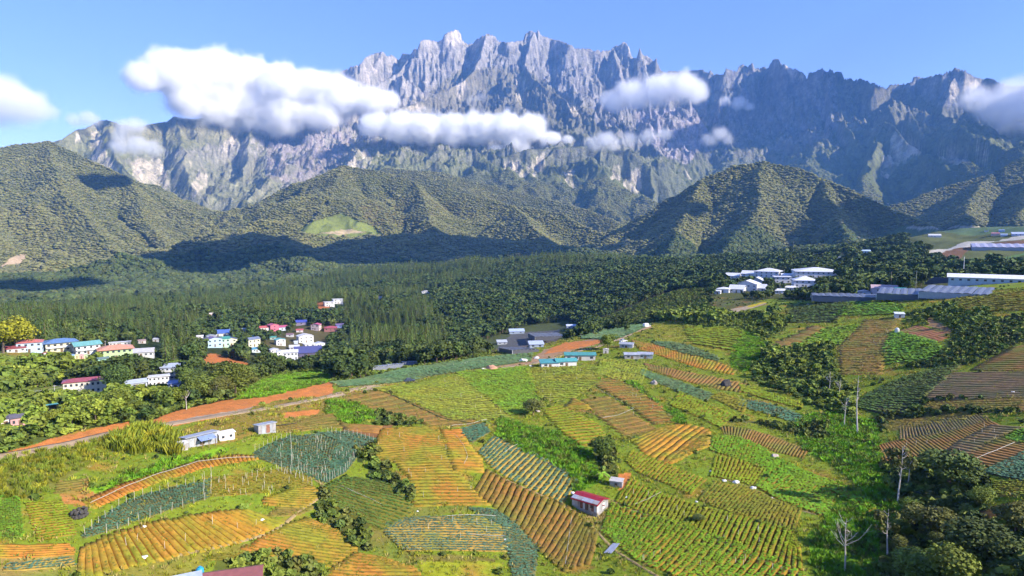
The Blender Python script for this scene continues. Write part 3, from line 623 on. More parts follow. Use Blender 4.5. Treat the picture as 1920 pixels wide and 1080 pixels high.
 ([(395,1050),(405,1040)], [(520,1042),(515,1032)], 3, 'olive', 'green terrace above the faded red roof'),
 ([(640,795),(650,806)], [(712,800),(706,812)], 4, 'brown', 'small brown plot above the leeks'),
 ([(520,952),(505,968)], [(590,950),(560,965)], 4, 'smooth', 'brown corner between the striped fields'),
 ([(1100,760),(1108,770)], [(1075,748),(1060,764)], 4, 'orange', 'bare orange corner above the terraced beds'),
 ([(1510,925),(1500,945)], [(1565,935),(1545,965)], 5, 'olive', 'dull green corner at the end of the bright ribbon'),
]
FPOLY = []
for A_, B_, n_, k_, lab_ in FIELDS:
    pl = A_ + B_[::-1]; FPOLY.append(pl)
    s_, c_, cov, hh = KIND[k_]
    m = inpoly(PX, PY, pl) & (GR < 620) & (GG.vis | (GR < 120))
    cls[m] = 1
    base = np.array(s_) * (.42 if hh >= .7 else .8)  # ground between tall beds darkened: furrow shade put into the soil colour
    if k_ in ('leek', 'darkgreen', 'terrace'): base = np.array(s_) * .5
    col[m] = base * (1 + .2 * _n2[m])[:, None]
front = front | (cls == 1)

# ------------------------------------------------------------------ land meshes
def land(name, g, colr, m, label, smooth=True):
    v = np.stack([g.X, g.Y, g.Z], -1).reshape(-1, 3)
    f = quad_faces(len(g.az), len(g.r), True)
    o = link(name, mesh_np(name, v, f, colr.reshape(-1, 3), smooth=smooth), m); structure(o, label); return o
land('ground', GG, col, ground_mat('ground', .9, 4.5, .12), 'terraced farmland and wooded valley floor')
# green hills
x, y = HG.X, HG.Y
hc = np.empty(HG.Z.shape + (3,)); hc[:] = (.10,.11,.036)
t = sstep(-.1, .35, fbm(x / 330, y / 330, 4, 200))[..., None]; hc = hc * (1 - t) + np.array((.11,.11,.042)) * t
def hpaint(poly, c, rmin=0, rmax=1e5, amt=1.0, w=8):
    m = inpoly(HG.px + w * fbm(x / 60, y / 60, 3, 210), HG.py + w * .5 * fbm(x / 50, y / 50, 3, 211), poly) & (HG.R > rmin) & (HG.R < rmax)
    hc[m] = hc[m] * (1 - amt) + np.array(c) * amt; return m
HMEADOW = hpaint([(570,425),(600,410),(640,400),(700,425),(720,440),(640,445),(600,442),(560,435)], (.17,.20,.05))
HMEADOW |= hpaint([(600,437),(650,430),(690,434),(640,440)], (.38,.30,.18))
hpaint([(660,380),(760,370),(860,390),(800,420),(700,425)], (.125,.095,.035), amt=.75)
HSCAR = hpaint([(0,500),(30,478),(50,476),(45,490),(0,505)], (.40,.30,.20))
HMEADOW |= HSCAR
HMEADOW |= hpaint([(1640,440),(1700,425),(1930,422),(2300,420),(2300,450),(1930,450),(1700,455)], (.11,.14,.06), rmax=2700)
HMEADOW |= hpaint([(1710,424),(1860,424),(1860,428),(1700,430)], (.4,.35,.26), rmax=2700)
land('hills', HG, hc, ground_mat('hillside', .06, .3, 3.0), 'forested green hills below the mountain')
# mountain: rock where it is steep and high, scrub and forest on the spurs, pale scars
g = MG; x, y, z = g.X, g.Y, g.Z
dzr = np.gradient(z, g.r, axis=1)
dza = np.gradient(z, axis=0) / (np.gradient(np.unwrap(g.az))[:, None] * g.R)
slope = np.hypot(dzr, dza)
hh_ = (z - CAMZ); nz = fbm(x / 260, y / 260, 5, 300); nf = fbm(x / 60, y / 90, 4, 310)
rock = sstep(.75, 1.25, slope + .5 * nz + .35 * nf + sstep(900, 1700, hh_) * .9 - .34)
rock = rock * (1 - .75 * sstep(900, 450, hh_))
def mpoly(poly, w=10): return inpoly(g.px + w * fbm(x / 90, y / 90, 3, 320), g.py + w * fbm(x / 80, y / 80, 3, 321), poly)
rock = np.where(mpoly([(1560,128),(1600,140),(1660,160),(1780,200),(1930,170),(2300,200),(2300,420),(1560,420),(1590,300),(1570,200)]), rock * .42, rock)
rock = np.where(mpoly([(740,215),(800,180),(850,135),(930,125),(1000,135),(1060,185),(1110,200),(1130,270),(900,230)]), rock * .35, rock)
rock = np.where(mpoly([(-400,300),(190,226),(420,215),(560,240),(420,270),(200,300),(-400,400)]), rock * .25, rock)
rock = np.where(mpoly([(230,300),(560,240),(700,255),(640,310),(520,390),(440,440),(300,380)]), np.clip(rock * .8 + .25, 0, 1), rock)
R1 = np.array((.160,.155,.152)); R2 = np.array((.40,.35,.33)); V1 = np.array((.115,.125,.045)); V2 = np.array((.105,.095,.052))
tr = np.clip(1.6 * ridged((x + y * .3) / 45, y / 160, 4, 330, .65) - .75 + .5 * nf, 0, 1)[..., None]
rc = R1 * (1 - tr * .55) + R2 * tr * .55
pk = sstep(1950, 2250, hh_)[..., None]; rc = rc * (1 - pk * .35) + np.array((.34,.32,.31)) * pk * .35
tv = np.clip(sstep(400, 1300, hh_) + .3 * nf, 0, 1)[..., None]; vc = V1 * (1 - tv) + V2 * tv
vc = vc * np.clip(1 + .5 * nf + .35 * nz, .4, 1.6)[..., None]
mc = vc * (1 - rock[..., None]) + rc * rock[..., None]
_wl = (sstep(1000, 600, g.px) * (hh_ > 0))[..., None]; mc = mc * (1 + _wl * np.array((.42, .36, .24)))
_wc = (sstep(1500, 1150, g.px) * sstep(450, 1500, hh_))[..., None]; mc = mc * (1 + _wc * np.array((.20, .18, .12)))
def mscar(poly, amt=.9, c=(.50,.43,.33), w=6):
    m = mpoly(poly, w)
    k = (amt * np.clip(.7 + 1.6 * nf[m], .15, 1))[:, None]
    mc[m] = mc[m] * (1 - k) + np.array(c) * k
for p_ in [[(172,248),(184,248),(200,290),(215,310),(228,334),(205,330),(180,312),(170,290)], [(142,252),(152,250),(150,268),(142,266)],
           [(240,305),(262,297),(300,300),(320,340),(300,370),(262,350)], [(436,250),(448,246),(440,270),(422,290),(415,275)], [(375,318),(388,316),(390,345),(360,372),(358,350)],
           [(352,300),(362,300),(358,318)], [(655,285),(690,280),(700,300),(680,318),(645,310)], [(1000,300),(1020,285),(1022,310),(990,345),(975,350),(985,320)],
           [(1060,320),(1075,320),(1080,370),(1060,360)], [(1150,310),(1160,310),(1165,405),(1150,410),(1140,370)], [(1170,325),(1200,315),(1205,350),(1185,370),(1168,350)],
           [(1675,250),(1690,252),(1730,275),(1728,285),(1690,300),(1665,335),(1650,330),(1660,290)], [(1830,265),(1860,290),(1850,300),(1836,295)], [(1750,285),(1800,290),(1830,315),(1780,305)],
           [(852,150),(872,152),(868,185),(856,182)], [(1060,192),(1080,195),(1088,225),(1072,215)], [(965,140),(985,150),(990,200),(970,185)], [(1780,160),(1800,150),(1840,155),(1845,165),(1800,170),(1785,190),(1772,186)], [(1285,315),(1300,340),(1290,335)],
           [(1465,115),(1490,118),(1512,145),(1498,150),(1480,140)], [(760,205),(780,195),(800,200),(780,210)],[(940,305),(975,300),(985,330),(955,345)],[(1160,70),(1180,78),(1186,95),(1165,100)],[(840,55),(866,58),(866,80),(838,85)]]:
    mscar(p_)
# rock walls of the gorge and the left face stay purple grey
mscar([(1190,210),(1300,200),(1330,250),(1290,310),(1240,290),(1200,250)], .75, (.36,.31,.33))
mscar([(500,250),(660,245),(650,300),(560,370),(500,330)], .6, (.30,.24,.26))
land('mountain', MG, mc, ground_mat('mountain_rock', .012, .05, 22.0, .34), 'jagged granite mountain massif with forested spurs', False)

# ------------------------------------------------------------------ the beds and crop rows of each field
def drape(xs, ys, off): return np.stack([xs, ys, GG.at(xs, ys) + off], -1)
_ftree = {}
def leafy(xs, ys, w, h, cover, rng, dens):
    """low leaf tufts along a row: small tilted quads"""
    L = np.hypot(np.diff(xs), np.diff(ys)).sum(); n = int(L * dens * cover)
    if n < 1: return None
    t = np.sort(rng.uniform(0, 1, n)); idx = t * (len(xs) - 1)
    X = np.interp(idx, np.arange(len(xs)), xs); Y = np.interp(idx, np.arange(len(xs)), ys)
    tx, ty = xs[-1] - xs[0], ys[-1] - ys[0]; q = math.hypot(tx, ty) or 1; nx, ny = -ty / q, tx / q
    o = rng.uniform(-.5, .5, n) * w; X = X + nx * o; Y = Y + ny * o
    Z = GG.at(X, Y)
    a = rng.uniform(0, 2 * PI, n); s = rng.uniform(.7, 1.3, n) * h
    ux, uy = np.cos(a) * s, np.sin(a) * s
    til = rng.uniform(.1, .45, n) * s
    P = np.empty((n, 4, 3))
    base = Z + h * rng.uniform(.35, .8, n)
    P[:, 0] = np.stack([X - ux, Y - uy, base - til * .4], -1); P[:, 1] = np.stack([X + uy, Y - ux, base + til * .35], -1)
    P[:, 2] = np.stack([X + ux, Y + uy, base + til * .6], -1); P[:, 3] = np.stack([X - uy, Y + ux, base - til * .1], -1)
    return P.reshape(-1, 3)
NBED = 0
for fi, (A_, B_, n_, k_, lab_) in enumerate(FIELDS):
    s_, c_, cov, hh = KIND[k_]; n_ = int(round(n_ * (1.25 if n_ < 30 and k_ not in ('ridge', 'yellowsoil', 'green') else 1.06)))
    rng = np.random.default_rng(1000 + fi)
    PA = np.array([at(*p, rmin=100) for p in A_]); PB = np.array([at(*p, rmin=100) for p in B_])
    cA, cB = PA[:, :2].copy(), PB[:, :2].copy()
    def grow(P, q):                         # the edges reach a little further out than traced
        P = P.copy(); P[:, :2] += (P[:, :2] - q) ; return P
    mA = np.array([[np.interp(u, np.linspace(0, 1, len(PB)), PB[:, k]) for k in (0, 1)] for u in np.linspace(0, 1, len(PA))])
    mB = np.array([[np.interp(u, np.linspace(0, 1, len(cA)), cA[:, k]) for k in (0, 1)] for u in np.linspace(0, 1, len(PB))])
    PA[:, :2] += (PA[:, :2] - mA) * .08; PB[:, :2] += (PB[:, :2] - mB) * .08
    for P in (PA, PB):
        P[0, :2] += (P[0, :2] - P[1, :2]) * .07 * len(P) / 2; P[-1, :2] += (P[-1, :2] - P[-2, :2]) * .07 * len(P) / 2
    def par(P):
        d = np.concatenate([[0], np.cumsum(np.hypot(np.diff(P[:, 0]), np.diff(P[:, 1])))]); return d / d[-1], d[-1]
    ta, la = par(PA); tb, lb = par(PB)
    ctr = (PA.mean(0) + PB.mean(0)) / 2; D = math.hypot(ctr[0], ctr[1])
    root = empty('crop_field', tuple(ctr)); structure(root, lab_)
    soil = mat('soil_' + k_, s_, .95, .25, .8, .05, alt=(s_[0] * .62, s_[0] * .60, s_[2] * .8), alt_scale=.09)
    crop = mat('crop_' + k_, c_, .8, .3, .5, 0, alt=(c_[0] * 1.25, c_[1] * .95, c_[2]), alt_scale=.07) if c_ else None
    sp = (la + lb) / 2 / n_
    H = min(.34, .22 * sp) * hh
    for i in range(n_):
        s = (i + .5) / n_
        a = np.array([np.interp(s, ta, PA[:, 0]), np.interp(s, ta, PA[:, 1])]); b = np.array([np.interp(s, tb, PB[:, 0]), np.interp(s, tb, PB[:, 1])])
        L = np.hypot(*(b - a))
        if L < 1: continue
        e0, e1 = rng.uniform(-.015, .035, 2) * min(1, 12 / L)
        m = int(np.clip(L / (D * .0085), 3, 60)) + 1
        t = np.linspace(e0, 1 - e1, m)
        d = (b - a) / L; nrm = np.array([-d[1], d[0]])
        wob = sp * .13 * fbm(t * L / 9 + fi * 7, np.full(m, i * .33 / 3), 2, 55) + sp * .025 * rng.normal(size=m)
        cx = a[0] + d[0] * t * L + nrm[0] * wob; cyy = a[1] + d[1] * t * L + nrm[1] * wob
        # local spacing differs between the two ends
        wloc = (la * (1 - t) + lb * t) / n_ * (.80 if hh >= .6 else .92) * (1 + .07 * fbm(t * L / 4, np.full(m, i * 1.7), 2, 66))
        offs = np.array([-.5, -.33, .33, .5]) * 1.06; hs = np.array([-.12, 1, 1, -.12])
        V = []
        hv = H * (1 + .25 * fbm(t * L / 2.5, np.full(m, i * 2.3), 2, 77))
        for o_, h_ in zip(offs, hs):
            xx = cx + nrm[0] * o_ * wloc; yy = cyy + nrm[1] * o_ * wloc
            V.append(drape(xx, yy, h_ * hv if h_ > 0 else h_))
        V = np.stack(V, 1).reshape(-1, 3)            # m x 4
        F = [(j * 4 + k, (j + 1) * 4 + k, (j + 1) * 4 + k + 1, j * 4 + k + 1) for j in range(m - 1) for k in range(3)]
        F += [(0, 1, 2, 3), ((m - 1) * 4 + 3, (m - 1) * 4 + 2, (m - 1) * 4 + 1, (m - 1) * 4)]
        F = [tuple(reversed(f)) for f in F]
        V = V - ctr
        me = mesh_np('bed', V, F); NBED += 1
        link('bed', me, soil, root)
        if c_ is not None:
            wm = float(wloc.mean())
            size = np.clip(D * .0016, .22, .8)
            dens = np.clip(wm * 1.0 / (size * size * 1.7), .5, 9) * (1.0 if cov > .5 else .9)
            lf = leafy(cx, cyy, wm * (.86 if cov > .9 else .55), size * (1 if cov > .5 else .8), cov, rng, dens)
            if lf is not None:
                lf = lf + [0, 0, H] - ctr
                link('crop_row', mesh_np('crop_row', lf, np.arange(len(lf)).reshape(-1, 4)), crop, root)

# ------------------------------------------------------------------ buildings
def paintm(c, rough=.6, var=.08): return mat('paint_%02x%02x%02x' % tuple(int(q * 255) for q in c), c, rough, var, .6, 0)
def roofm(c): return mat('roofing_%02x%02x%02x' % tuple(int(q * 255) for q in c), c, .45, .16, .9, 0, spec=.4)
GLASS = mat('window_glass', (.05, .06, .075), .15, .2, .5, spec=.6)
WOODM = mat('weathered_wood', (.16, .11, .07), .9, .25, 1.5); WHITE = paintm((.62, .62, .60)); CONC = mat('concrete', (.42, .41, .39), .9, .15, .7)
TIN = mat('tin_sheet', (.46, .48, .52), .42, .18, .8, metal=.35, spec=.5); TIN2 = mat('old_tin_sheet', (.38, .36, .36), .5, .35, .7, metal=.2)
RUST = mat('rusty_sheet', (.26, .12, .08), .8, .35, 1.2)
_me = {}
def unit_box(name, m):
    k = (name, m.name)
    if k not in _me:
        me = MB().box(-.5, -.5, 0, .5, .5, 1).mesh(name); me.materials.append(m); _me[k] = me
    return _me[k]
def piece(name, m, parent, x, y, z, sx, sy, sz, rz=0):
    o = bpy.data.objects.new(name, unit_box(name, m)); COL.objects.link(o); o.parent = parent
    o.location = (x, y, z); o.scale = (sx, sy, sz); o.rotation_euler = (0, 0, rz); return o
LAND = []; GUARD = []      # what trees must not stand on or hide: x, y, radius, px0, px1, pytop, pybase, distance
def spot(px, py, wpx, w=None):
    p = at(px, py); d = math.hypot(p[0], p[1]); L = w if w else wpx * math.hypot(d, CAMZ - p[2]) / FPX
    return p, d, L
def roof_mesh(kind, w, d, rise, over, th=.16):
    X, Y = w / 2 + over, d / 2 + over; b = MB()
    if kind == 'gable':        # ridge along x
        for s in (-1, 1):
            b.add([(-X, s * Y, 0), (X, s * Y, 0), (X, 0, rise), (-X, 0, rise), (-X, s * Y, th), (X, s * Y, th), (X, 0, rise + th), (-X, 0, rise + th)],
                  [(0, 1, 2, 3), (7, 6, 5, 4), (0, 4, 5, 1), (1, 5, 6, 2), (3, 7, 4, 0)] if s > 0 else [(3, 2, 1, 0), (4, 5, 6, 7), (1, 5, 4, 0), (2, 6, 5, 1), (0, 4, 7, 3)])
    elif kind == 'gablef':     # ridge along y, gable to the front
        for s in (-1, 1):
            b.add([(s * X, -Y, 0), (s * X, Y, 0), (0, Y, rise), (0, -Y, rise), (s * X, -Y, th), (s * X, Y, th), (0, Y, rise + th), (0, -Y, rise + th)],
                  [(3, 2, 1, 0), (4, 5, 6, 7), (1, 5, 4, 0), (2, 6, 5, 1), (0, 4, 7, 3)] if s > 0 else [(0, 1, 2, 3), (7, 6, 5, 4), (0, 4, 5, 1), (1, 5, 6, 2), (3, 7, 4, 0)])
    elif kind == 'hip':
        r = max(X - Y, .3)
        b.add([(-X, -Y, 0), (X, -Y, 0), (X, Y, 0), (-X, Y, 0), (-X, -Y, th), (X, -Y, th), (X, Y, th), (-X, Y, th), (-r, 0, rise + th), (r, 0, rise + th)],
              [(3, 2, 1, 0), (0, 1, 5, 4), (1, 2, 6, 5), (2, 3, 7, 6), (3, 0, 4, 7), (4, 5, 9, 8), (6, 7, 8, 9), (5, 6, 9), (7, 4, 8)])
    elif kind == 'shed':       # falls towards the front
        b.add([(-X, -Y, 0), (X, -Y, 0), (X, Y, rise), (-X, Y, rise), (-X, -Y, th), (X, -Y, th), (X, Y, rise + th), (-X, Y, rise + th)],
              [(3, 2, 1, 0), (4, 5, 6, 7), (0, 1, 5, 4), (1, 2, 6, 5), (2, 3, 7, 6), (3, 0, 4, 7)])
    elif kind == 'shedup':     # rises towards the front
        b.add([(-X, -Y, rise), (X, -Y, rise), (X, Y, 0), (-X, Y, 0), (-X, -Y, rise + th), (X, -Y, rise + th), (X, Y, th), (-X, Y, th)],
              [(3, 2, 1, 0), (4, 5, 6, 7), (0, 1, 5, 4), (1, 2, 6, 5), (2, 3, 7, 6), (3, 0, 4, 7)])
    else:
        b.box(-X, -Y, 0, X, Y, th + .12)
    return b
def walls_mesh(kind, w, d, h, rise, down):
    X, Y = w / 2, d / 2; b = MB(); b.box(-X, -Y, -down, X, Y, h)
    if kind == 'gable':
        for s in (-1, 1): b.add([(s * X, -Y, h), (s * X, Y, h), (s * X, 0, h + rise * .94), (s * (X - .1), -Y, h), (s * (X - .1), Y, h), (s * (X - .1), 0, h + rise * .94)], [(0, 1, 2), (5, 4, 3)] if s > 0 else [(2, 1, 0), (3, 4, 5)])
    if kind == 'gablef':
        for s in (-1, 1): b.add([(-X, s * Y, h), (X, s * Y, h), (0, s * Y, h + rise * .94), (-X, s * (Y - .1), h), (X, s * (Y - .1), h), (0, s * (Y - .1), h + rise * .94)], [(2, 1, 0), (3, 4, 5)] if s > 0 else [(0, 1, 2), (5, 4, 3)])
    if kind in ('shed', 'shedup'):
        q = Y if kind == 'shed' else -Y
        b.add([(-X, q, h), (X, q, h), (X, q, h + rise * .93), (-X, q, h + rise * .93), (X, -q, h), (-X, -q, h)], [(0, 1, 2, 3), (3, 2, 1, 0), (1, 4, 2), (2, 4, 1), (0, 3, 5), (5, 3, 0)])
    return b
def house(name, label, cat, px, py, wpx, wall, roof, kind='gable', st=1, yaw=0, dep=.7, rise=None, over=.5, win=3, door=True, group=None, h=None, wallm=None, roofmat=None, balcony=False, w=None, posts=False, guard=True):
    if wall and px < 700: q_ = sum(wall) / 3; wall = tuple(.72 * c + .28 * q_ * .85 for c in wall)
    if roof and px < 700: q_ = sum(roof) / 3; roof = tuple(.72 * c + .28 * q_ for c in roof)
    if wpx < 66 and px < 345 and py < 745: wpx *= .9
    if 360 < px < 660 and py < 690: wpx *= 1.18
    if 1340 < px < 1560 and 515 < py < 555: wpx *= 1.12
    p, d, W_ = spot(px, py, wpx, w)
    az = math.atan2(p[0], p[1]); rz = -az + math.radians(yaw)
    D_ = W_ * dep; h = h or st * min(2.5, max(1.9, W_ * .24)) * (1.25 if 360 < px < 660 or 1340 < px < 1560 else 1); rise = rise if rise is not None else min(W_, D_) * (.2 if kind != 'hip' else .16)
    ce, se = math.cos(rz), math.sin(rz)
    c = p[:2] + np.array([math.sin(az), math.cos(az)]) * D_ * .5
    co = np.array([[sx * W_ / 2 * ce - sy * D_ / 2 * se + c[0], sx * W_ / 2 * se + sy * D_ / 2 * ce + c[1]] for sx in (-1, 1) for sy in (-1, 1)])
    zz = GG.at(co[:, 0], co[:, 1]); z0 = max(p[2], zz.max() * .6 + zz.min() * .4); down = max(.4, z0 - zz.min() + .6)
    root = empty(name, (c[0], c[1], z0), rz); tag(root, label, cat, group)
    root['base'] = z0
    wm = wallm or paintm(wall); rm = roofmat or roofm(roof)
    walls_mesh(kind, W_, D_, h, rise, down).build('wall', wm, root)
    roof_mesh(kind, W_, D_, rise, over * min(1, W_ / 9)).build('roof', rm, root, (0, 0, h))
    if kind in ('gable', 'hip') and wpx >= 20:
        rl = W_ / 2 + over if kind == 'gable' else max(W_ / 2 - D_ / 2, .3)
        MB().box(-rl, -.14, rise + .12, rl, .14, rise + .26).build('ridge_cap', rm, root.children[-1] if root.children and root.children[-1].name.startswith('roof') else root)
    sh = h / st
    if win:
        ww = min(1.5, W_ / (win + 1) * .5)
        for s in range(st):
            for i in range(win):
                if door and s == 0 and i == win // 2: continue
                x = (i + .5) / win * W_ - W_ / 2
                piece('window', GLASS, root, x, -D_ / 2 - .02, s * sh + sh * .36, ww, .08, sh * .38)
            for sx in (-1, 1):
                if D_ > 4: 
                    for yy in (-.22, .22): piece('window', GLASS, root, sx * (W_ / 2 + .02), D_ * yy, s * sh + sh * .36, .08, min(1.2, D_ * .2), sh * .38)
    if door: piece('door', WOODM, root, 0, -D_ / 2 - .03, 0, min(1.1, W_ * .2), .08, sh * .72)
    if balcony:
        for s in range(1, st):
            piece('balcony', WHITE, root, 0, -D_ / 2 - .5, s * sh - .1, W_ * .96, 1.0, .14)
            piece('railing', WHITE, root, 0, -D_ / 2 - .98, s * sh + .04, W_ * .96, .06, .8)
    if posts:
        for sx in (-1, 0, 1): piece('post', WOODM, root, sx * W_ * .46, -D_ / 2 + .1, -down - 2.0, .2, .2, down + 2.0)
    LAND.append((px, py, label))
    if guard:
        hp = (h + rise) * FPX / math.hypot(d, CAMZ - z0)
        GUARD.append((c[0], c[1], max(W_, D_) * .62 + 1.5, px - wpx * .55, px + wpx * .55, py - hp, py, d))
    return root, W_, D_, h
CRM = (.62,.55,.36); MAR = (.30,.045,.06); TEA = (.10,.40,.38); LIME = (.42,.60,.25); BLU = (.07,.20,.45); PBL = (.42,.58,.75); GRY = (.40,.43,.50); WH = (.60,.60,.60); ORG = (.70,.25,.10); RED = (.45,.04,.08); MAG = (.50,.04,.14)
NAV = (.06,.08,.22); PUR = (.16,.10,.28); GRN = (.02,.28,.22); MINT = (.40,.65,.48)
H = house
H('house', 'low white block with a maroon roof at the left end of the valley houses', 'house', 30, 661, 26, WH, MAR, 'gable', 1, 4, win=3)
H('house', 'pale blue two storey house with a coral hip roof beside the yellow tree', 'house', 57, 661, 36, PBL, (.60,.12,.10), 'hip', 2, -6, win=4)
H('house', 'cream two storey house under a blue hip roof', 'house', 113, 660, 46, CRM, BLU, 'hip', 2, 8, win=5, over=1.0, balcony=True)
H('house', 'grey white two storey house under a turquoise gable roof', 'house', 162, 665, 38, (.66,.67,.68), TEA, 'gable', 2, 14, win=4, over=1.0, balcony=True)
H('house', 'lime green house under a wide orange hip roof', 'house', 217, 673, 52, LIME, ORG, 'hip', 2, 4, win=6, over=1.0)
H('house', 'small green stilt house with a dark roof left of the lime green house', 'house', 193, 681, 17, (.25,.55,.40), (.12,.2,.2), 'gable', 1, 10, win=2, posts=True)
H('house', 'long grey house with a tin roof right of the orange roof', 'house', 266, 669, 40, (.55,.56,.6), (.45,.44,.48), 'gable', 1, -5, win=5)
H('house', 'white flat building in front of the pines above the orange roof', 'building', 225, 649, 34, WH, (.6,.6,.6), 'flat', 1, 0, win=6, dep=.3)
H('house', 'small brown roofed hut among the pines', 'hut', 265, 644, 13, (.45,.4,.38), (.3,.2,.18), 'gable', 1, 20, win=2)
H('house', 'small grey roofed hut at the edge of the pines', 'hut', 293, 641, 10, (.5,.5,.5), (.5,.5,.52), 'shed', 1, -20, win=1)
for x_, c_, n_ in ((136, (.20,.40,.65), 'blue'), (144.5, (.70,.60,.25), 'yellow'), (153, (.75,.30,.28), 'pink'), (161.5, (.40,.55,.25), 'green')):
    H('cabin', 'tiny %s gabled cabin in a row of four' % n_, 'cabin', x_, 673, 7, c_, c_, 'gablef', 1, 0, win=0, group='tiny coloured cabins in a row')
H('cabin', 'lone tiny cabin with a red roof and white front', 'cabin', 85, 670, 8, WH, RED, 'gablef', 1, 0, win=0)
H('house', 'long cream building with a maroon roof and a row of windows', 'building', 161, 739, 64, (.70,.64,.52), (.36,.05,.07), 'hip', 2, -4, win=8, dep=.4)
H('house', 'four storey blue grey building with balconies', 'building', 322, 719, 31, (.50,.55,.68), (.40,.46,.58), 'shed', 4, -12, win=4, dep=.8, balcony=True, rise=.8)
H('house', 'low grey blue building left of the four storey one', 'building', 254, 727, 34, (.45,.5,.58), (.36,.43,.58), 'gable', 1, 12, win=4)
H('house', 'white low block with roof tanks beside the four storey building', 'building', 298, 723, 34, (.72,.72,.75), (.62,.63,.68), 'flat', 2, 0, win=5, dep=.5)
H('house', 'blue roofed shop in front of the four storey building', 'shop', 330, 728, 24, (.7,.72,.78), (.20,.28,.6), 'shed', 1, -6, win=3)
H('house', 'red and white house under a dark roof at the left border', 'house', 10, 800, 26, (.70,.60,.58), (.10,.09,.12), 'gable', 1, 6, win=3)
H('house', 'red fronted house under a dark roof, second from the left border', 'house', 38, 798, 25, (.62,.30,.30), (.12,.11,.15), 'gable', 1, 6, win=3)
H('house', 'wooden stilt house with a turquoise roof', 'house', 96, 776, 33, (.25,.17,.11), (.05,.50,.42), 'shedup', 1, 10, win=2, over=1.0, posts=True)
# village in the valley
for a in [
 ('pale blue house with a purple roof above the red earth cut', 400, 652, 21, (.35,.55,.75), PUR, 'gablef', 2, 20, 3),
 ('mint green house with a dark green roof above the red earth cut', 417, 651, 19, MINT, GRN, 'gable', 2, 14, 3),
 ('cream gabled house with a navy roof beside the mint green one', 433, 649, 16, (.68,.66,.45), NAV, 'gablef', 2, 10, 2),
 ('white gabled house with a curved grey roof behind the purple roof', 396, 636, 13, WH, (.35,.4,.5), 'gablef', 1, 10, 2),
 ('house with a bright blue roof and a white front', 420, 631, 24, (.7,.7,.68), (.04,.14,.55), 'shed', 1, 0, 3),
 ('cream house with a grey blue roof in the middle of the village', 473, 651, 19, (.65,.62,.42), (.16,.2,.32), 'gable', 2, 30, 3),
 ('white house with a bright teal blue roof below the cream house', 479, 661, 15, (.55,.68,.74), (.03,.25,.42), 'gable', 1, 25, 2),
 ('small orange house with a teal roof', 473, 636, 10, (.5,.3,.18), (.08,.35,.35), 'gable', 1, 0, 1),
 ('low house with a red roof at the left of the magenta roofs', 497, 620, 15, (.7,.65,.62), (.6,.07,.06), 'gable', 1, 4, 2),
 ('house with a tall magenta gable facing the valley', 512, 621, 14, (.55,.1,.18), MAG, 'gablef', 2, 30, 1),
 ('pale blue house with a magenta roof', 528, 620, 16, (.5,.62,.78), MAG, 'gable', 1, 10, 3),
 ('hut with a royal blue roof at the top of the village', 565, 610, 16, (.25,.2,.3), (.03,.06,.5), 'shed', 1, 0, 1),
 ('tall house with a crimson roof', 593, 620, 13, (.6,.45,.42), MAG, 'gablef', 2, -24, 2),
 ('wide low house with a dark red roof near the tall pines', 620, 622, 19, (.35,.12,.12), (.45,.04,.07), 'hip', 1, 0, 3),
 ('hut with a purple and blue roof at the right end of the village', 637, 615, 12, (.12,.2,.5), PUR, 'gable', 1, 10, 1),
 ('small hut with a red roof above the white gables', 562, 623, 10, (.6,.5,.5), (.55,.05,.06), 'gable', 1, 0, 1),
 ('small teal roofed house left of the tall white and teal one', 512, 637, 9, (.4,.5,.42), (.02,.32,.28), 'gable', 1, 0, 1),
 ('tall white house with a teal roof', 525, 648, 14, WH, (.03,.38,.36), 'gablef', 2, 18, 2),
 ('small white house with a dusty purple roof', 544, 632, 10, WH, (.25,.12,.16), 'gable', 1, -10, 1),
 ('largest white gabled house of the village', 572, 643, 22, (.74,.72,.68), (.6,.58,.56), 'gablef', 2, 14, 3),
 ('white flat roofed house below the largest gable', 580, 658, 16, WH, (.7,.7,.7), 'flat', 2, 16, 2),
 ('white gabled house at the right end of the white houses', 599, 650, 14, (.7,.72,.74), (.5,.53,.58), 'gablef', 1, 20, 2),
 ('white gabled house at the lower left of the white houses', 514, 667, 12, WH, (.55,.57,.62), 'gablef', 2, 14, 2),
 ('white house second in the lower row of white houses', 527, 671, 12, (.72,.73,.76), (.66,.67,.7), 'gablef', 2, 10, 2),
 ('wide white house at the end of the lower row', 545, 676, 21, (.66,.68,.74), (.58,.6,.68), 'gable', 2, 0, 4),
 ('grey white shed in the middle of the white houses', 552, 657, 14, (.6,.6,.62), (.62,.62,.64), 'shed', 1, 0, 2),
 ('tiny pale blue hut between the white houses', 555, 645, 6, (.5,.6,.7), (.6,.65,.7), 'gable', 1, 0, 0),
 ('long low shed with a navy blue roof below the village', 578, 669, 40, (.12,.1,.2), (.07,.07,.26), 'shed', 1, 2, 4),
 ('small white hut at the left of the village', 375, 636, 9, WH, (.6,.6,.6), 'gable', 1, 0, 1),
 ('tiny white hut at the top left of the village', 457, 621, 7, WH, (.65,.65,.62), 'gable', 1, 0, 0),
 ('tiny pink hut among the pines above the village', 397, 592, 7, (.7,.5,.45), (.7,.6,.58), 'gable', 1, 0, 0),
 ('white house with a pointed roof alone in the forest', 798, 550, 14, WH, (.62,.6,.62), 'gablef', 1, 0, 2),
 ('small white house alone in the pines', 713, 560, 10, (.65,.65,.68), (.6,.6,.62), 'flat', 1, 0, 1)]:
    H('house', a[0], 'house', a[1], a[2], a[3], a[4], a[5], a[6], a[7], a[8], win=a[9], door=a[9] > 1)
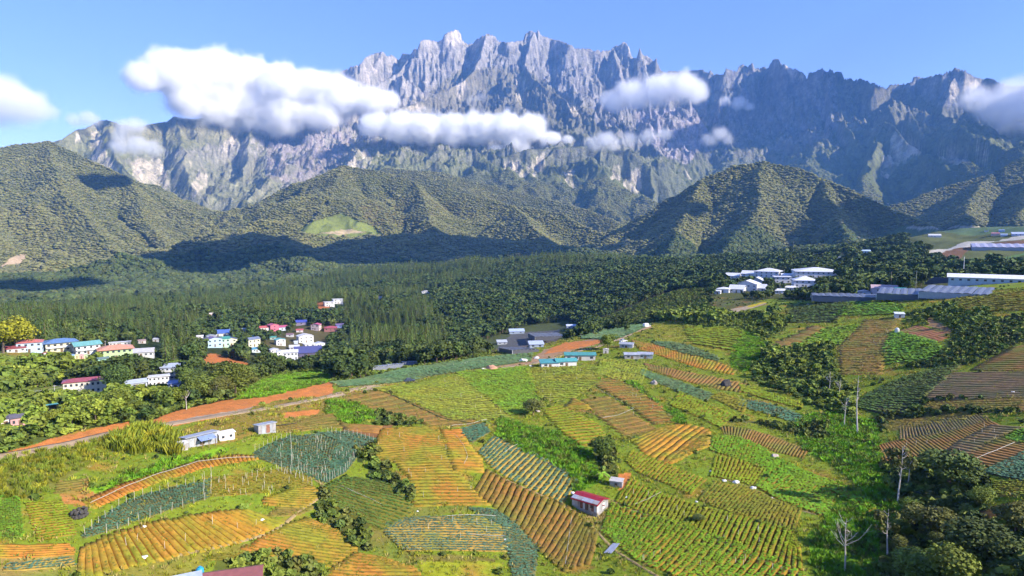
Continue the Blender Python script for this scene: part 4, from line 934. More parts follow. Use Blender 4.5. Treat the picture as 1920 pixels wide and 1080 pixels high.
for i_, (x_, y_) in enumerate(((617, 575), (633, 570))):
    H('house', ('white cube shaped modern house above the forest village', 'open white modern wing on columns beside the cube shaped house')[i_], 'house', x_, y_, 15, WH, WH, 'flat', 2, 12, win=2, dep=.6)
# sheds of the valley farm
for a in [('blue grey shed among the net houses of the valley farm', 1005, 652, 26, (.35,.4,.5), (.42,.48,.62), 'shed'), ('long pale blue roofed shed at the back of the valley farm', 968, 626, 28, (.3,.36,.45), (.38,.46,.62), 'gable'),
          ('small grey shed beside the farm track in the valley', 941, 646, 18, (.4,.42,.46), (.45,.48,.55), 'shed'), ('pale roofed shed in the trees behind the valley farm', 1071, 616, 18, (.4,.45,.52), (.5,.56,.68), 'gable')]:
    H('shed', a[0], 'shed', a[1], a[2], a[3], a[4], a[5], a[6], 1, 8, win=2, door=False)
# mountain resort
for a in [('small white pavilion at the left end of the resort', 1357, 549, 19, 'hip', 1), ('white gabled house at the back left of the resort', 1375, 523, 21, 'gable', 1), ('white house with a red turret behind the resort', 1408, 519, 25, 'gable', 1),
          ('white hall with a broad hip roof in the middle of the resort', 1441, 523, 37, 'hip', 2), ('large white many gabled house of the resort', 1402, 546, 34, 'gablef', 2), ('low white wing of the many gabled house', 1422, 547, 26, 'gable', 1),
          ('long white hall at the right end of the resort', 1529, 521, 64, 'hip', 2), ('white gabled house in front of the long hall', 1508, 541, 34, 'hip', 2), ('small white gatehouse of the resort', 1461, 551, 15, 'gable', 1), ('low white wing left of the many gabled house', 1383, 549, 22, 'gable', 1), ('white steep roofed chalet behind the many gabled house', 1420, 533, 20, 'gablef', 1), ('grey flat roofed entrance building of the resort', 1466, 532, 24, 'flat', 2), ('small white annex in front of the entrance building', 1481, 545, 14, 'gable', 1), ('low white annex right of the broad hall', 1475, 522, 16, 'gable', 1), ('tiny white kiosk left of the small pavilion', 1346, 551, 9, 'gable', 1)]:
    H('house', a[0], 'house', a[1], a[2], a[3], (.64,.64,.66), (.64,.65,.70), a[4], a[5], 8 if a[1] > 1450 else -12, win=max(2, a[3] // 7), rise=None if a[3] < 20 else 3.6, dep=.9, over=.8)
for a in [('small gabled house with a slate blue roof behind the net houses', 1620, 553, 20, (.45,.5,.6), (.14,.2,.36), 'gablef'), ('low shed with a red and white roof behind the net houses', 1657, 549, 38, (.6,.5,.5), (.5,.36,.36), 'gable'), ('small shed with a teal roof behind the net houses', 1688, 548, 16, (.2,.4,.4), (.03,.3,.3), 'gable'),
          ('pale blue farm house on the small far hill', 1622, 474, 15, (.5,.62,.72), (.45,.58,.72), 'gable'), ('tiny white hut beside the pale blue farm house', 1667, 475, 5, WH, WH, 'flat'), ('tiny white hut on the dry far meadow', 1573, 484, 5, WH, WH, 'flat'),
          ('white farm house on the far upland field', 1752, 445, 17, WH, (.6,.6,.62), 'gable'), ('white house at the edge of the far hill forest', 1684, 431, 14, WH, (.65,.6,.58), 'gable'), ('tiny white hut on the upper far field', 1849, 435, 5, WH, WH, 'flat'),
          ('tiny blue roofed hut on the upper far field', 1878, 435, 7, (.3,.4,.6), (.25,.35,.6), 'gable'), ('red roofed hut below the upper far field', 1866, 442, 10, (.5,.4,.4), (.45,.2,.2), 'gable'), ('small blue white hut below the upper far field', 1882, 443, 8, (.55,.6,.7), (.4,.5,.7), 'gable'), ('long bluish shed at the right border far off', 1912, 442, 20, (.4,.45,.6), (.4,.45,.65), 'shed'), ('tiny white car shelter on the lower far field', 1776, 488, 6, WH, WH, 'flat')]:
    H('house', a[0], 'house', a[1], a[2], a[3], a[4], a[5], a[6], 1, 6, win=2 if a[3] > 12 else 0, door=a[3] > 12)
# tin sheds on the road ridge
H('shed', 'small shed with a teal roof and a blue end wall', 'shed', 1030, 689, 34, (.62,.62,.6), (.07,.26,.27), 'shed', 1, 12, dep=.55, win=2)
H('shed', 'shed with a turquoise roof and a maroon door', 'shed', 1060, 687, 38, (.66,.64,.6), (.08,.31,.31), 'gable', 1, 14, dep=.55, win=2)
H('shed', 'long teal roofed shed behind the turquoise one', 'shed', 1087, 676, 56, (.5,.48,.46), (.07,.25,.25), 'gable', 1, 6, dep=.35, win=4)
H('shed', 'pale tin hut beside the dirt road', 'shed', 1175, 653, 24, (.5,.5,.55), (.48,.5,.56), 'gable', 1, -10, dep=.6, win=2, roofmat=TIN)
H('shed', 'tin farm shed at the left of the pair beside the orange beds', 'shed', 1184, 673, 27, (.5,.5,.54), (.5,.52,.58), 'gable', 1, 8, dep=.6, win=2, wallm=TIN2, roofmat=TIN)
H('shed', 'tin farm shed at the right of the pair beside the orange beds', 'shed', 1210, 673, 26, (.5,.5,.54), (.5,.52,.58), 'gable', 1, 0, dep=.6, win=2, wallm=TIN, roofmat=TIN)
H('shed', 'tiny pale hut left of the tin farm sheds', 'shed', 1136, 663, 10, (.66,.6,.55), (.6,.55,.5), 'gablef', 1, 0, win=0)
H('shed', 'small white hut on the bank above the bare plot', 'shed', 1686, 597, 14, WH, (.62,.66,.7), 'shed', 1, 10, win=1)
H('shed', 'low grey hut beside the banana plant', 'shed', 1156, 914, 22, (.4,.36,.34), (.5,.47,.45), 'shed', 1, -12, dep=.6, win=0, h=1.2, rise=.3, wallm=TIN2)
# long silver shed with its annexes (near left)
r, w_, d_, h_ = H('shed', 'long silver tin shed with a blue awning near the dirt road', 'shed', 374, 836, 52, WH, WH, 'shedup', 1, 26, dep=.38, win=0, h=1.9, rise=.45, door=True, wallm=TIN, roofmat=TIN)
roof_mesh('shed', w_ * .5, 1.8, .6, .1, .08).build('awning', roofm((.22,.30,.55)), r, (w_ * .1, -d_ / 2 - .9, h_ * .72))
for q in range(3): piece('post', WOODM, r, w_ * (-.12 + .22 * q), -d_ / 2 - 1.7, -.6, .12, .12, 2.3)
for q in range(4): piece('window', GLASS, r, w_ * (-.1 + .14 * q), -d_ / 2 - .03, 1.0, .8, .06, .7)
for q in range(12): piece('wall_sheet', TIN2 if q % 3 == 0 else TIN, r, -w_ / 2 + w_ * (q + .5) / 12, -d_ / 2 - .035 - .01 * (q % 2), .1, w_ / 12.5, .04, h_ * .9)
H('shed', 'low white board annex at the right end of the silver shed', 'shed', 424, 826, 26, (.7,.62,.55), (.62,.60,.60), 'shed', 1, 20, dep=.4, win=2, door=False, h=1.5, rise=.3)
H('shed', 'tiny grey hut at the left end of the silver shed', 'shed', 343, 845, 13, (.45,.45,.46), (.5,.5,.52), 'shed', 1, 26, win=0, h=1.5, rise=.3, wallm=TIN2)
r, w_, d_, h_ = H('shed', 'small tin shed with a brown door and a black pipe behind it', 'shed', 497, 813, 31, WH, WH, 'shedup', 1, 22, dep=.62, win=0, h=1.8, rise=.4, door=False, wallm=TIN, roofmat=TIN)
piece('door', RUST, r, w_ * .05, -d_ / 2 - .05, 0, w_ * .2, .06, 2.0)
for q in range(5): piece('wall_sheet', TIN if q % 2 else TIN2, r, -w_ / 2 + w_ * (q + .5) / 5, -d_ / 2 - .03, .05, w_ / 5.3, .03, 2.0)
# shed with the red roof
r, w_, d_, h_ = H('shed', 'patched white tin shed with a red and grey roof among the fields', 'shed', 1106, 963, 52, (.62,.62,.62), (.42,.02,.06), 'gable', 1, -32, dep=.72, win=0, door=False, h=1.7, rise=.9, over=.5, wallm=TIN2, roofmat=roofm((.30,.02,.035)))
for sx, mm_ in ((-.42, TIN), (-.21, TIN2), (0, TIN), (.21, TIN), (.42, TIN2)): piece('roof_sheet', mm_, r, sx * w_, -d_ * .41, h_, w_ * .205, d_ * .27, .06)
for o in [c for c in r.children if c.name.startswith('roof_sheet')]: o.rotation_euler = (math.atan2(.9, d_ / 2 + .3), 0, 0); o.location.z = h_ + .50; o.location.y = -d_ * .41
for q in range(9): piece('wall_sheet', (WHITE, TIN, TIN2, RUST)[(q * 5) % 4 if q != 3 else 3], r, -w_ / 2 + w_ * (q + .5) / 9, -d_ / 2 - .04, .05, w_ / 9.5, .04, h_ * .92)
for q in range(6): piece('wall_sheet', (WHITE, TIN, TIN2)[q % 3], r, w_ / 2 + .04, -d_ / 2 + d_ * (q + .5) / 6, .05, .04, d_ / 6.5, h_ * .9)
piece('door', WOODM, r, w_ * .1, -d_ / 2 - .08, 0, .9, .05, 1.8); piece('window', GLASS, r, w_ * .3, -d_ / 2 - .08, .8, .8, .05, .7)
# roofs cut by the bottom edge of the view
H('house', 'house with a faded red roof at the bottom of the view', 'house', 425, 1128, 105, (.5,.4,.36), (.28,.07,.07), 'gable', 1, -6, dep=.5, h=2.0, rise=1.3, win=3)
H('shed', 'pale blue tin roofed shed left of the faded red roof', 'shed', 345, 1124, 50, (.45,.48,.55), (.40,.48,.62), 'shed', 1, 0, dep=.5, h=2.2, rise=.3, win=1)

# net houses: long low bays, each with its own roof panel and posts
def nethouse(label, px, py, wpx, depth, bays, colr, h=3.0, yaw=0, wallc=(.3,.34,.4), group=None, w=None, name='greenhouse'):
    p, d, W_ = spot(px, py, wpx, w); az = math.atan2(p[0], p[1]); rz = -az + math.radians(yaw)
    c = p[:2] + np.array([math.sin(az), math.cos(az)]) * depth / 2
    g = np.array([(i, j) for i in (-.5, 0, .5) for j in (-.5, 0, .5)]); ce, se = math.cos(rz), math.sin(rz)
    X = c[0] + g[:, 0] * W_ * ce - g[:, 1] * depth * se; Y = c[1] + g[:, 0] * W_ * se + g[:, 1] * depth * ce
    zz = GG.at(X, Y); zf, zb = zz[g[:, 1] < 0].mean(), zz[g[:, 1] > 0].mean(); z0 = float(zz.mean() + .5 * (zz - zz.mean() - g[:, 1] * (zb - zf)).max())
    root = empty(name, (c[0], c[1], z0), rz); root.rotation_euler = (math.atan2(zb - zf, depth), 0, rz); tag(root, label, 'greenhouse', group)
    bw = W_ / bays; rm = roofm(colr); pm = paintm(wallc)
    b = MB(); q = bw / 2 - .08
    b.add([(-q, -depth / 2, 0), (q, -depth / 2, 0), (q, depth / 2, 0), (-q, depth / 2, 0), (0, -depth / 2, bw * .07), (0, depth / 2, bw * .07)], [(0, 4, 5, 3), (4, 1, 2, 5), (0, 1, 4), (2, 3, 5), (3, 2, 1, 0)])
    me = b.mesh('roof_panel'); me.materials.append(rm)
    for i in range(bays):
        o = bpy.data.objects.new('roof_panel', me); COL.objects.link(o); o.parent = root; o.location = (-W_ / 2 + bw * (i + .5), 0, h + .12 * random.uniform(-1, 1))
        for yy in (-.5, .5): piece('post', WHITE, root, -W_ / 2 + bw * i, yy * (depth - .4), -3, .18, .18, h + 3)
    piece('side_net', pm, root, 0, -depth / 2 + .1, -2.5, W_ - .3, .06, h + 2.3)
    for sx in (-1, 1): piece('side_net', pm, root, sx * (W_ / 2 - .15), 0, -2.5, .06, depth - .4, h + 2.3)
    LAND.append((px, py, label))
    GUARD.append((c[0], c[1], max(W_, depth) * .52, px - wpx * .5, px + wpx * .5, py - 18, py, d))
nethouse('wide slate grey net house with a low front on the ridge', 1600, 566, 135, 42, 12, (.13,.15,.20), 1.3, 4, (.10,.12,.15))
nethouse('slate grey net house in the middle of the ridge row', 1715, 563, 110, 52, 10, (.14,.16,.22), 1.3, 0, (.10,.12,.15))
nethouse('slate grey net house with a pale end wall at the right of the ridge row', 1795, 559, 96, 36, 8, (.15,.17,.22), 1.4, -6, (.3,.35,.38))
nethouse('long low black net house left of the white roofed hall', 1772, 531, 76, 24, 7, (.035,.045,.075), 3, 0, (.08,.09,.12))
H('building', 'very long hall with a white roof and bluish glass side', 'building', 1870, 532, 128, (.36,.46,.54), (.72,.72,.74), 'shed', 1, 3, dep=.22, win=12, door=False, h=3.2, rise=1.8, over=.9)
nethouse('far lilac grey net house on the upland', 1885, 470, 88, 40, 8, (.34,.34,.45), 3, 5)
nethouse('net house with blue grey strips at the front of the valley farm', 972, 664, 52, 34, 7, (.11,.12,.15), 1.6, 14, (.1,.1,.11))
nethouse('net house with pale strips in the middle of the valley farm', 1025, 640, 60, 46, 8, (.14,.15,.18), 1.6, 10, (.1,.1,.11))
for i_, (x_, y_) in enumerate(((712, 696), (740, 692), (768, 687))):
    nethouse(('leftmost', 'middle', 'rightmost')[i_] + ' of three low blue grey tin roofs below the road', x_, y_, 29, 9, 3, (.36,.42,.52), 2.2, 10, (.2,.22,.26), 'low tin roofs below the road')

for gx_, gy_, x0_, x1_, y0_, y1_ in ((430, 680, 378, 486, 664, 688), (605, 577, 596, 616, 570, 580), (975, 655, 900, 1090, 620, 668), (1400, 574, 1370, 1440, 566, 584)):
    p = at(gx_, gy_); GUARD.append((p[0], p[1], 2, x0_, x1_, y0_, y1_, math.hypot(p[0], p[1])))

# ------------------------------------------------------------------ plants
def leafm(name, c, var=.35, rnd=.28, trans=.25):
    m = mat(name, c, .75, var, .35, 0, rnd=rnd, alt=(c[0] * 1.3, c[1] * 1.22, c[2] * 1.05), alt_scale=.006 if 'hill' in name or 'pine' in name else .03)
    return m
M_PINE = leafm('pine_needles', (.068,.100,.020), rnd=.4); M_BARK = mat('bark', (.15,.11,.08), .95, .25, 3); M_PALE = mat('pale_bark', (.55,.50,.45), .9, .15, 3)
M_DARK = leafm('dark_leaves', (.065,.097,.023)); M_MID = leafm('mid_leaves', (.12,.165,.028)); M_BRT = leafm('bright_leaves', (.155,.205,.028)); M_YEL = leafm('yellow_leaves', (.28,.27,.02), rnd=.12)
M_LUSH = leafm('lush_leaves', (.14,.30,.018), rnd=.25); M_REED = leafm('reed_leaves', (.17,.22,.025), rnd=.2); M_TUFT = leafm('grass_tuft', (.24,.255,.022), rnd=.3); M_HILL = leafm('hill_forest', (.138,.142,.054), rnd=.24)
M_DRY = leafm('dry_grass', (.28,.24,.08), rnd=.2); M_OLV = leafm('olive_leaves', (.115,.13,.032), rnd=.3)
M_WOOD = leafm('wood_leaves', (.050,.080,.020), rnd=.3); M_WOOD2 = leafm('wood_leaves_mid', (.075,.105,.025), rnd=.3)
def cards(rng, n, centre, rad, size, up=.3):
    """leaf clumps: n crossed, tilted quads spread through an ellipsoid, denser near its skin"""
    u = rng.normal(size=(n, 3)); u /= np.linalg.norm(u, axis=1)[:, None]
    rr = rng.uniform(.45, 1.0, n) ** .5
    P = np.array(centre) + u * rr[:, None] * np.array(rad)
    nrm = u * .8 + rng.normal(size=(n, 3)) * .55 + [0, 0, up]; nrm /= np.linalg.norm(nrm, axis=1)[:, None]
    t = np.cross(nrm, rng.normal(size=(n, 3))); t /= np.linalg.norm(t, axis=1)[:, None]; b = np.cross(nrm, t)
    s = (rng.uniform(.6, 1.3, n) * size)[:, None]
    return np.stack([P - t * s - b * s * .7, P + t * s * .8 - b * s, P + t * s + b * s * .8, P - t * s * .7 + b * s], 1).reshape(-1, 3)
def crown_mesh(name, seed, n=110, blobs=6, size=.13, flat=1.0, m=M_DARK):
    """unit crown: about 1 high, from z .3 to 1"""
    rng = np.random.default_rng(seed); V = []
    for i in range(blobs):
        a = rng.uniform(0, 2 * PI); q = rng.uniform(0, .26)
        c = (math.cos(a) * q, math.sin(a) * q, rng.uniform(.42, .80)); r = rng.uniform(.16, .27)
        V.append(cards(rng, n // blobs, c, (r * 1.1, r * 1.1, r * .85 * flat), size))
    V = np.concatenate(V); me = mesh_np(name, V, np.arange(len(V)).reshape(-1, 4)); me.materials.append(m); return me
def core_mesh(b, seed, r=.2, z=.6, h=.24):
    pass
def trunk_mesh(name, seed, m=M_BARK, r=.022, top=.62, limbs=4, branch=.26):
    rng = random.Random(seed); b = MB(); x, y = rng.uniform(-.03, .03), rng.uniform(-.03, .03)
    b.tube([(0, 0, -.06), (x * .5, y * .5, top * .5), (x, y, top)], [r * 1.3, r, r * .55], 5)
    for i in range(limbs):
        a = 2 * PI * (i + rng.random() * .6) / limbs; z = top * rng.uniform(.5, .95)
        b.tube([(x * z / top, y * z / top, z), (x + math.cos(a) * branch * .6, y + math.sin(a) * branch * .6, z + .12), (x + math.cos(a) * branch, y + math.sin(a) * branch, z + .24)], [r * .5, r * .35, r * .15], 4)
    me = b.mesh(name); me.materials.append(m); return me
def pine_crown(name, seed, tiers=9, m=M_PINE, wide=.27):
    rng = np.random.default_rng(seed); V = []; F = []
    for t in range(tiers):
        f = t / (tiers - 1); z = .12 + .80 * f; rr = wide * (1 - f ** 1.5) ** .9 + .025; nb = 9 if f < .6 else 7
        a0 = rng.uniform(0, 2 * PI)
        for k in range(nb):
            a = a0 + 2 * PI * k / nb + rng.uniform(-.2, .2); r_ = rr * rng.uniform(.65, 1.2); w = .55 / nb * 2.6
            c, s = math.cos(a), math.sin(a); c1, s1 = math.cos(a - w), math.sin(a - w); c2, s2 = math.cos(a + w), math.sin(a + w)
            dz = rng.uniform(-.05, -.015); i = len(V)
            V += [(0, 0, z + .085), (c1 * r_ * .62, s1 * r_ * .62, z + .01), (c * r_, s * r_, z + dz), (c2 * r_ * .62, s2 * r_ * .62, z + .01)]
            F.append((i, i + 1, i + 2, i + 3))
    i = len(V); V += [(-.012, 0, .9), (.012, 0, .9), (0, .01, 1.04), (0, -.01, .9)]; F.append((i, i + 1, i + 2, i + 3))
    me = mesh_np(name, V, F); me.materials.append(m); return me
def blades(name, seed, n, m, h=1.0, spread=.5, w=.05, lean=.5, segs=1):
    rng = np.random.default_rng(seed); V = []; F = []
    for k in range(n):
        a = rng.uniform(0, 2 * PI); q = rng.uniform(0, spread * .5); bx, by = math.cos(a) * q, math.sin(a) * q
        hh = h * rng.uniform(.55, 1.0); a2 = a + rng.uniform(-.8, .8); l = lean * rng.uniform(.3, 1) * hh
        tx, ty = bx + math.cos(a2) * l, by + math.sin(a2) * l; pa = rng.uniform(0, 2 * PI); wx, wy = math.cos(pa) * w, math.sin(pa) * w
        i = len(V); V += [(bx - wx, by - wy, -.08), (bx + wx, by + wy, -.08), ((bx + tx) / 2 + wx, (by + ty) / 2 + wy, hh * .7), (tx, ty, hh)]
        F.append((i, i + 1, i + 2, i + 3))
    me = mesh_np(name, V, F); me.materials.append(m); return me
def lump(name, seed, m, flat=.52, amp=.14):
    """the crown of one far forest tree: a knobbly dome"""
    import bmesh
    b = bmesh.new(); bmesh.ops.create_icosphere(b, subdivisions=2, radius=1)
    rng = random.Random(seed)
    for v in b.verts:
        k = 1 + amp * (rng.random() - .5) * 2; v.co = Vector((v.co.x * k, v.co.y * k, (v.co.z * flat) * k + .35))
    me = bpy.data.meshes.new(name); b.to_mesh(me); b.free(); me.materials.append(m); return me
def join_meshes(name, *ms):
    b = MB(); mats = []
    for me in ms:
        k = len(b.v); b.v += [tuple(v.co) for v in me.vertices]
        for p in me.polygons: b.f.append(tuple(i + k for i in p.vertices)); b.mi.append(len(mats))
        mats.append(me.materials[0])
    out = b.mesh(name)
    for q in mats: out.materials.append(q)
    return out
def scatter(name, label, pts, sc, variants, cat=None, tilt=.06):
    """ONE object of stuff: instances of a few plant meshes on points"""
    n = len(pts)
    if n == 0: return
    me = bpy.data.meshes.new(name); me.vertices.add(n); me.vertices.foreach_set('co', np.asarray(pts, np.float32).ravel())
    rng = np.random.default_rng(n)
    def attr(nm, ty, arr):
        a = me.attributes.new(nm, ty, 'POINT'); a.data.foreach_set('vector' if ty == 'FLOAT_VECTOR' else 'value', np.asarray(arr).ravel())
    rot = np.stack([rng.normal(size=n) * tilt, rng.normal(size=n) * tilt, rng.uniform(0, 2 * PI, n)], -1).astype(np.float32)
    sc = np.asarray(sc, np.float32)
    if sc.ndim == 1: sc = np.stack([sc * rng.uniform(.85, 1.15, n)] * 2 + [sc], -1).astype(np.float32)
    attr('rot', 'FLOAT_VECTOR', rot); attr('scl', 'FLOAT_VECTOR', sc); attr('idx', 'INT', rng.integers(0, len(variants), n).astype(np.int32))
    o = link(name, me); stuff(o, label, cat)
    src = bpy.data.collections.new(name + '_kinds')
    for i, v in enumerate(variants): src.objects.link(bpy.data.objects.new('%s_kind_%02d' % (name, i), v))
    ng = bpy.data.node_groups.new(name, 'GeometryNodeTree')
    ng.interface.new_socket('Geometry', in_out='INPUT', socket_type='NodeSocketGeometry'); ng.interface.new_socket('Geometry', in_out='OUTPUT', socket_type='NodeSocketGeometry')
    N = ng.nodes; L = ng.links; gi = N.new('NodeGroupInput'); go = N.new('NodeGroupOutput'); ip = N.new('GeometryNodeInstanceOnPoints')
    ci = N.new('GeometryNodeCollectionInfo'); ci.inputs[0].default_value = src; ci.inputs['Separate Children'].default_value = True; ci.inputs['Reset Children'].default_value = True
    def na(nm, ty):
        a = N.new('GeometryNodeInputNamedAttribute'); a.data_type = ty; a.inputs['Name'].default_value = nm; return [s for s in a.outputs if s.enabled][0]
    L.new(gi.outputs[0], ip.inputs['Points']); L.new(ci.outputs[0], ip.inputs['Instance']); ip.inputs['Pick Instance'].default_value = True
    L.new(na('idx', 'INT'), ip.inputs['Instance Index']); L.new(na('rot', 'FLOAT_VECTOR'), ip.inputs['Rotation']); L.new(na('scl', 'FLOAT_VECTOR'), ip.inputs['Scale'])
    L.new(ip.outputs[0], go.inputs[0])
    md = o.modifiers.new('scatter', 'NODES'); md.node_group = ng
    return o
def gidx(g, x, y):
    az = np.arctan2(x, y); r = np.hypot(x, y)
    i = np.clip(np.rint(np.interp(az, g.az, np.arange(len(g.az)))), 0, len(g.az) - 1).astype(int)
    j = np.clip(np.rint(np.interp(r, g.r, np.arange(len(g.r)))), 0, len(g.r) - 1).astype(int)
    return i, j
def sow(g, r0, r1, s, ok, lim=.68):
    """jittered points with spacing s where ok(i, j, x, y, r) holds"""
    n = int(2 * r1 * math.sin(lim) / s); m = int((r1 - r0 * math.cos(lim)) / s)
    xs = -r1 * math.sin(lim) + (np.arange(n) + .5) * s; ys = r0 * math.cos(lim) + (np.arange(m) + .5) * s
    X, Y = np.meshgrid(xs, ys); X = X.ravel() + RNG.uniform(-.5, .5, X.size) * s; Y = Y.ravel() + RNG.uniform(-.5, .5, Y.size) * s
    r = np.hypot(X, Y); k = (r > r0) & (r < r1) & (np.abs(np.arctan2(X, Y)) < lim); X, Y, r = X[k], Y[k], r[k]
    i, j = gidx(g, X, Y); k = ok(i, j, X, Y, r); X, Y, r, i, j = X[k], Y[k], r[k], i[k], j[k]
    return np.stack([X, Y, g.at(X, Y)], -1), r, i, j
def keep_clear(P, hgt):
    """no tree on a building, none that hides one"""
    x, y, z = P.T; r = np.hypot(x, y); px, py = project(x, y, z); pt = py - hgt * FPX / np.maximum(r, 1) * .92; wp = hgt * .22 * FPX / r
    ok = np.ones(len(P), bool)
    for gx, gy, rad, x0, x1, y0, y1, d in GUARD:
        ok &= ~((x - gx) ** 2 + (y - gy) ** 2 < rad * rad)
        ok &= ~((r < d + 1) & (r > d * .3) & (px > x0 - wp) & (px < x1 + wp) & (pt < y1 - (y1 - y0) * .18) & (py > y0))
    return ok
CLS = cls
PAD = np.where(GG.R < 500, 6, 15) / GG.R
near_vis = GG.s + PAD >= GG.prev
near_c = [(trunk_mesh('trunk', 40 + i), crown_mesh('crown', 140 + i, n=4200, blobs=18, size=.018, m=(M_MID, M_OLV, M_MID, M_DARK)[i])) for i in range(4)]
# --- candidate trees: x y z, height, kind
pine_v = [join_meshes('pine', trunk_mesh('t', i, r=.013, top=.8, limbs=0), pine_crown('c', i)) for i in range(3)]
broad_v = [join_meshes('broadleaf', trunk_mesh('t', 10 + i), crown_mesh('c', 10 + i, n=150, size=.105, m=(M_WOOD, M_WOOD, M_WOOD2, M_WOOD)[i])) for i in range(4)] + [join_meshes('wpine', trunk_mesh('t', 77, r=.013, top=.8, limbs=0), pine_crown('c', 77))]
bright_v = [join_meshes('brightleaf', trunk_mesh('t', 20 + i, top=.5), crown_mesh('c', 20 + i, m=(M_MID, M_BRT, M_MID)[i], blobs=7, n=130)) for i in range(3)]
P2, r2, i2, j2 = sow(GG, 330, 2250, 8.6, lambda i, j, x, y, r: (CLS[i, j] == 2) & near_vis[i, j] & (fbm(x / 70, y / 70, 3, 411) < .12)); h2_ = RNG.uniform(13, 25, len(P2)) * np.clip(.8 + .5 * fbm(P2[:, 0] / 60, P2[:, 1] / 60, 2, 401), .6, 1.3)
k = keep_clear(P2, h2_); P2, h2_ = P2[k], h2_[k]
P3_, r3, i3, j3 = sow(GG, 132, 1500, 5.6, lambda i, j, x, y, r: ((CLS[i, j] == 3) | ((CLS[i, j] == 2) & (fbm(x / 70, y / 70, 3, 411) > .05))) & near_vis[i, j] & ((r < 700) | (RNG.random(len(r)) < .85))); h3 = np.where(r3 < 230, RNG.uniform(2.4, 5.2, len(P3_)), RNG.uniform(6, 13, len(P3_))) * np.clip(.9 + .6 * fbm(P3_[:, 0] / 50, P3_[:, 1] / 50, 2, 402), .6, 1.3)
k = keep_clear(P3_, h3); P3_, h3 = P3_[k], h3[k]
P4, r4, i4, j4 = sow(GG, 95, 900, 4.2, lambda i, j, x, y, r: (CLS[i, j] == 4) & near_vis[i, j]); h4 = RNG.uniform(2.6, 6.5, len(P4)) * np.clip(.9 + .9 * fbm(P4[:, 0] / 25, P4[:, 1] / 25, 2, 403), .5, 1.5)
h4 = np.where((P4[:, 1] < 420) & (P4[:, 0] > 90), h4 * .62, h4)
k = keep_clear(P4, h4); P4, h4 = P4[k], h4[k]
allP = np.concatenate([P2, P3_, P4]); allH = np.concatenate([h2_, h3, h4]); allK = np.concatenate([np.full(len(P2), 2), np.full(len(P3_), 3), np.full(len(P4), 4)])
apx, apy = project(*allP.T); size = allH / np.hypot(allP[:, 0], allP[:, 1])
inview = (apx > -10) & (apx < 1930) & (apy > 0) & (apy < 1110)
indiv = np.zeros(len(allP), bool)
for kd, nm_ in ((2, 290), (3, 270)):
    m_ = (allK == kd) if kd == 2 else (allK != 2)
    s_ = np.where(m_ & inview, size, -1); indiv[np.argsort(-s_)[:nm_]] = True
pine_c = [(trunk_mesh('trunk', i, r=.013, top=.8, limbs=0), pine_crown('crown', 50 + i)) for i in range(3)]
def ctree(i, m, n=1000, size=.040, blobs=14, **kw): return (trunk_mesh('trunk', 30 + i, **kw), crown_mesh('crown', 60 + i, n=n, blobs=blobs, size=size, m=m))
dark_c = [ctree(0, M_WOOD), ctree(1, M_WOOD2), ctree(2, M_DARK), ctree(3, M_WOOD)]
brt_c = [ctree(4, M_MID), ctree(5, M_BRT), ctree(6, M_BRT)]
def region(px, py, kd):
    if kd == 2: return ('tall dark conifer in the dense pine wood behind the valley houses', 'conifers of the pine wood')
    if kd == 4:
        if px < 700: return ('sunlit rounded bushy tree on the slope between the road and the valley houses', 'bushy trees below the valley houses')
        return ('low bushy tree with yellow green leaves along the upper edge of the gully', 'bushy trees along the gully edge')
    if px > 1500 and py > 780: return ('dense dark green tree in the thicket filling the gully at the lower right', 'trees of the gully thicket')
    if px > 1250: return ('dark leafy tree on the hillside around the white resort', 'trees around the resort')
    return ('dark broadleaf tree in the wood behind the road ridge', 'trees of the wood behind the road ridge')
for q in np.where(indiv)[0]:
    kd = allK[q]; tr_, cr_ = random.choice({2: pine_c, 3: near_c if allP[q][1] < 260 else dark_c, 4: brt_c}[kd])
    nm = 'pine_tree' if kd == 2 else 'broadleaf_tree'
    e = empty(nm, tuple(allP[q]), random.uniform(0, 6.28)); s_ = float(allH[q]); wd = s_ * (random.uniform(1.0, 1.4) if kd != 2 else random.uniform(.85, 1.15)); e.scale = (wd, wd, s_)
    lb, gp = region(apx[q], apy[q], kd)
    near_ = sorted((math.hypot((l[0] - apx[q]), 1.6 * (l[1] - apy[q])), l[2]) for l in LAND if len(l[2].split()) <= 11)[0]
    if near_[0] < 70:
        lb = ('dark conifer near the ' if kd == 2 else 'sunlit bushy tree near the ' if kd == 4 else 'dark broadleaf tree near the ') + near_[1]; gp = ('conifers near the ' if kd == 2 else 'trees near the ') + near_[1]
    else:
        zone = 'left' if apx[q] < 350 else 'middle' if apx[q] < 800 else 'right'
        if kd == 2: lb = 'tall dark conifer in the %s part of the pine wood' % zone; gp = 'conifers in the %s part of the pine wood' % zone
        if kd == 3 and 'road ridge' in lb: lb = 'dark broadleaf tree behind the %s part of the dirt road' % zone; gp = 'broadleaf trees behind the %s part of the dirt road' % zone
    tag(e, lb, 'tree', gp)
    link('trunk', tr_, None, e); link('crown', cr_, None, e)
def rest(kd): m_ = (allK == kd) & ~indiv; return allP[m_], allH[m_]
a_, b_ = rest(2); scatter('pine_forest', 'dark pine forest behind the valley houses', a_, b_, pine_v)
a_, b_ = rest(3); scatter('broadleaf_forest', 'dark mixed forest of the valley', a_, np.stack([b_ * 1.15, b_ * 1.15, b_], -1), broad_v)
a_, b_ = rest(4); scatter('bushes', 'sunlit bushes on the slopes', a_, np.stack([b_ * 1.3, b_ * 1.3, b_], -1), bright_v)
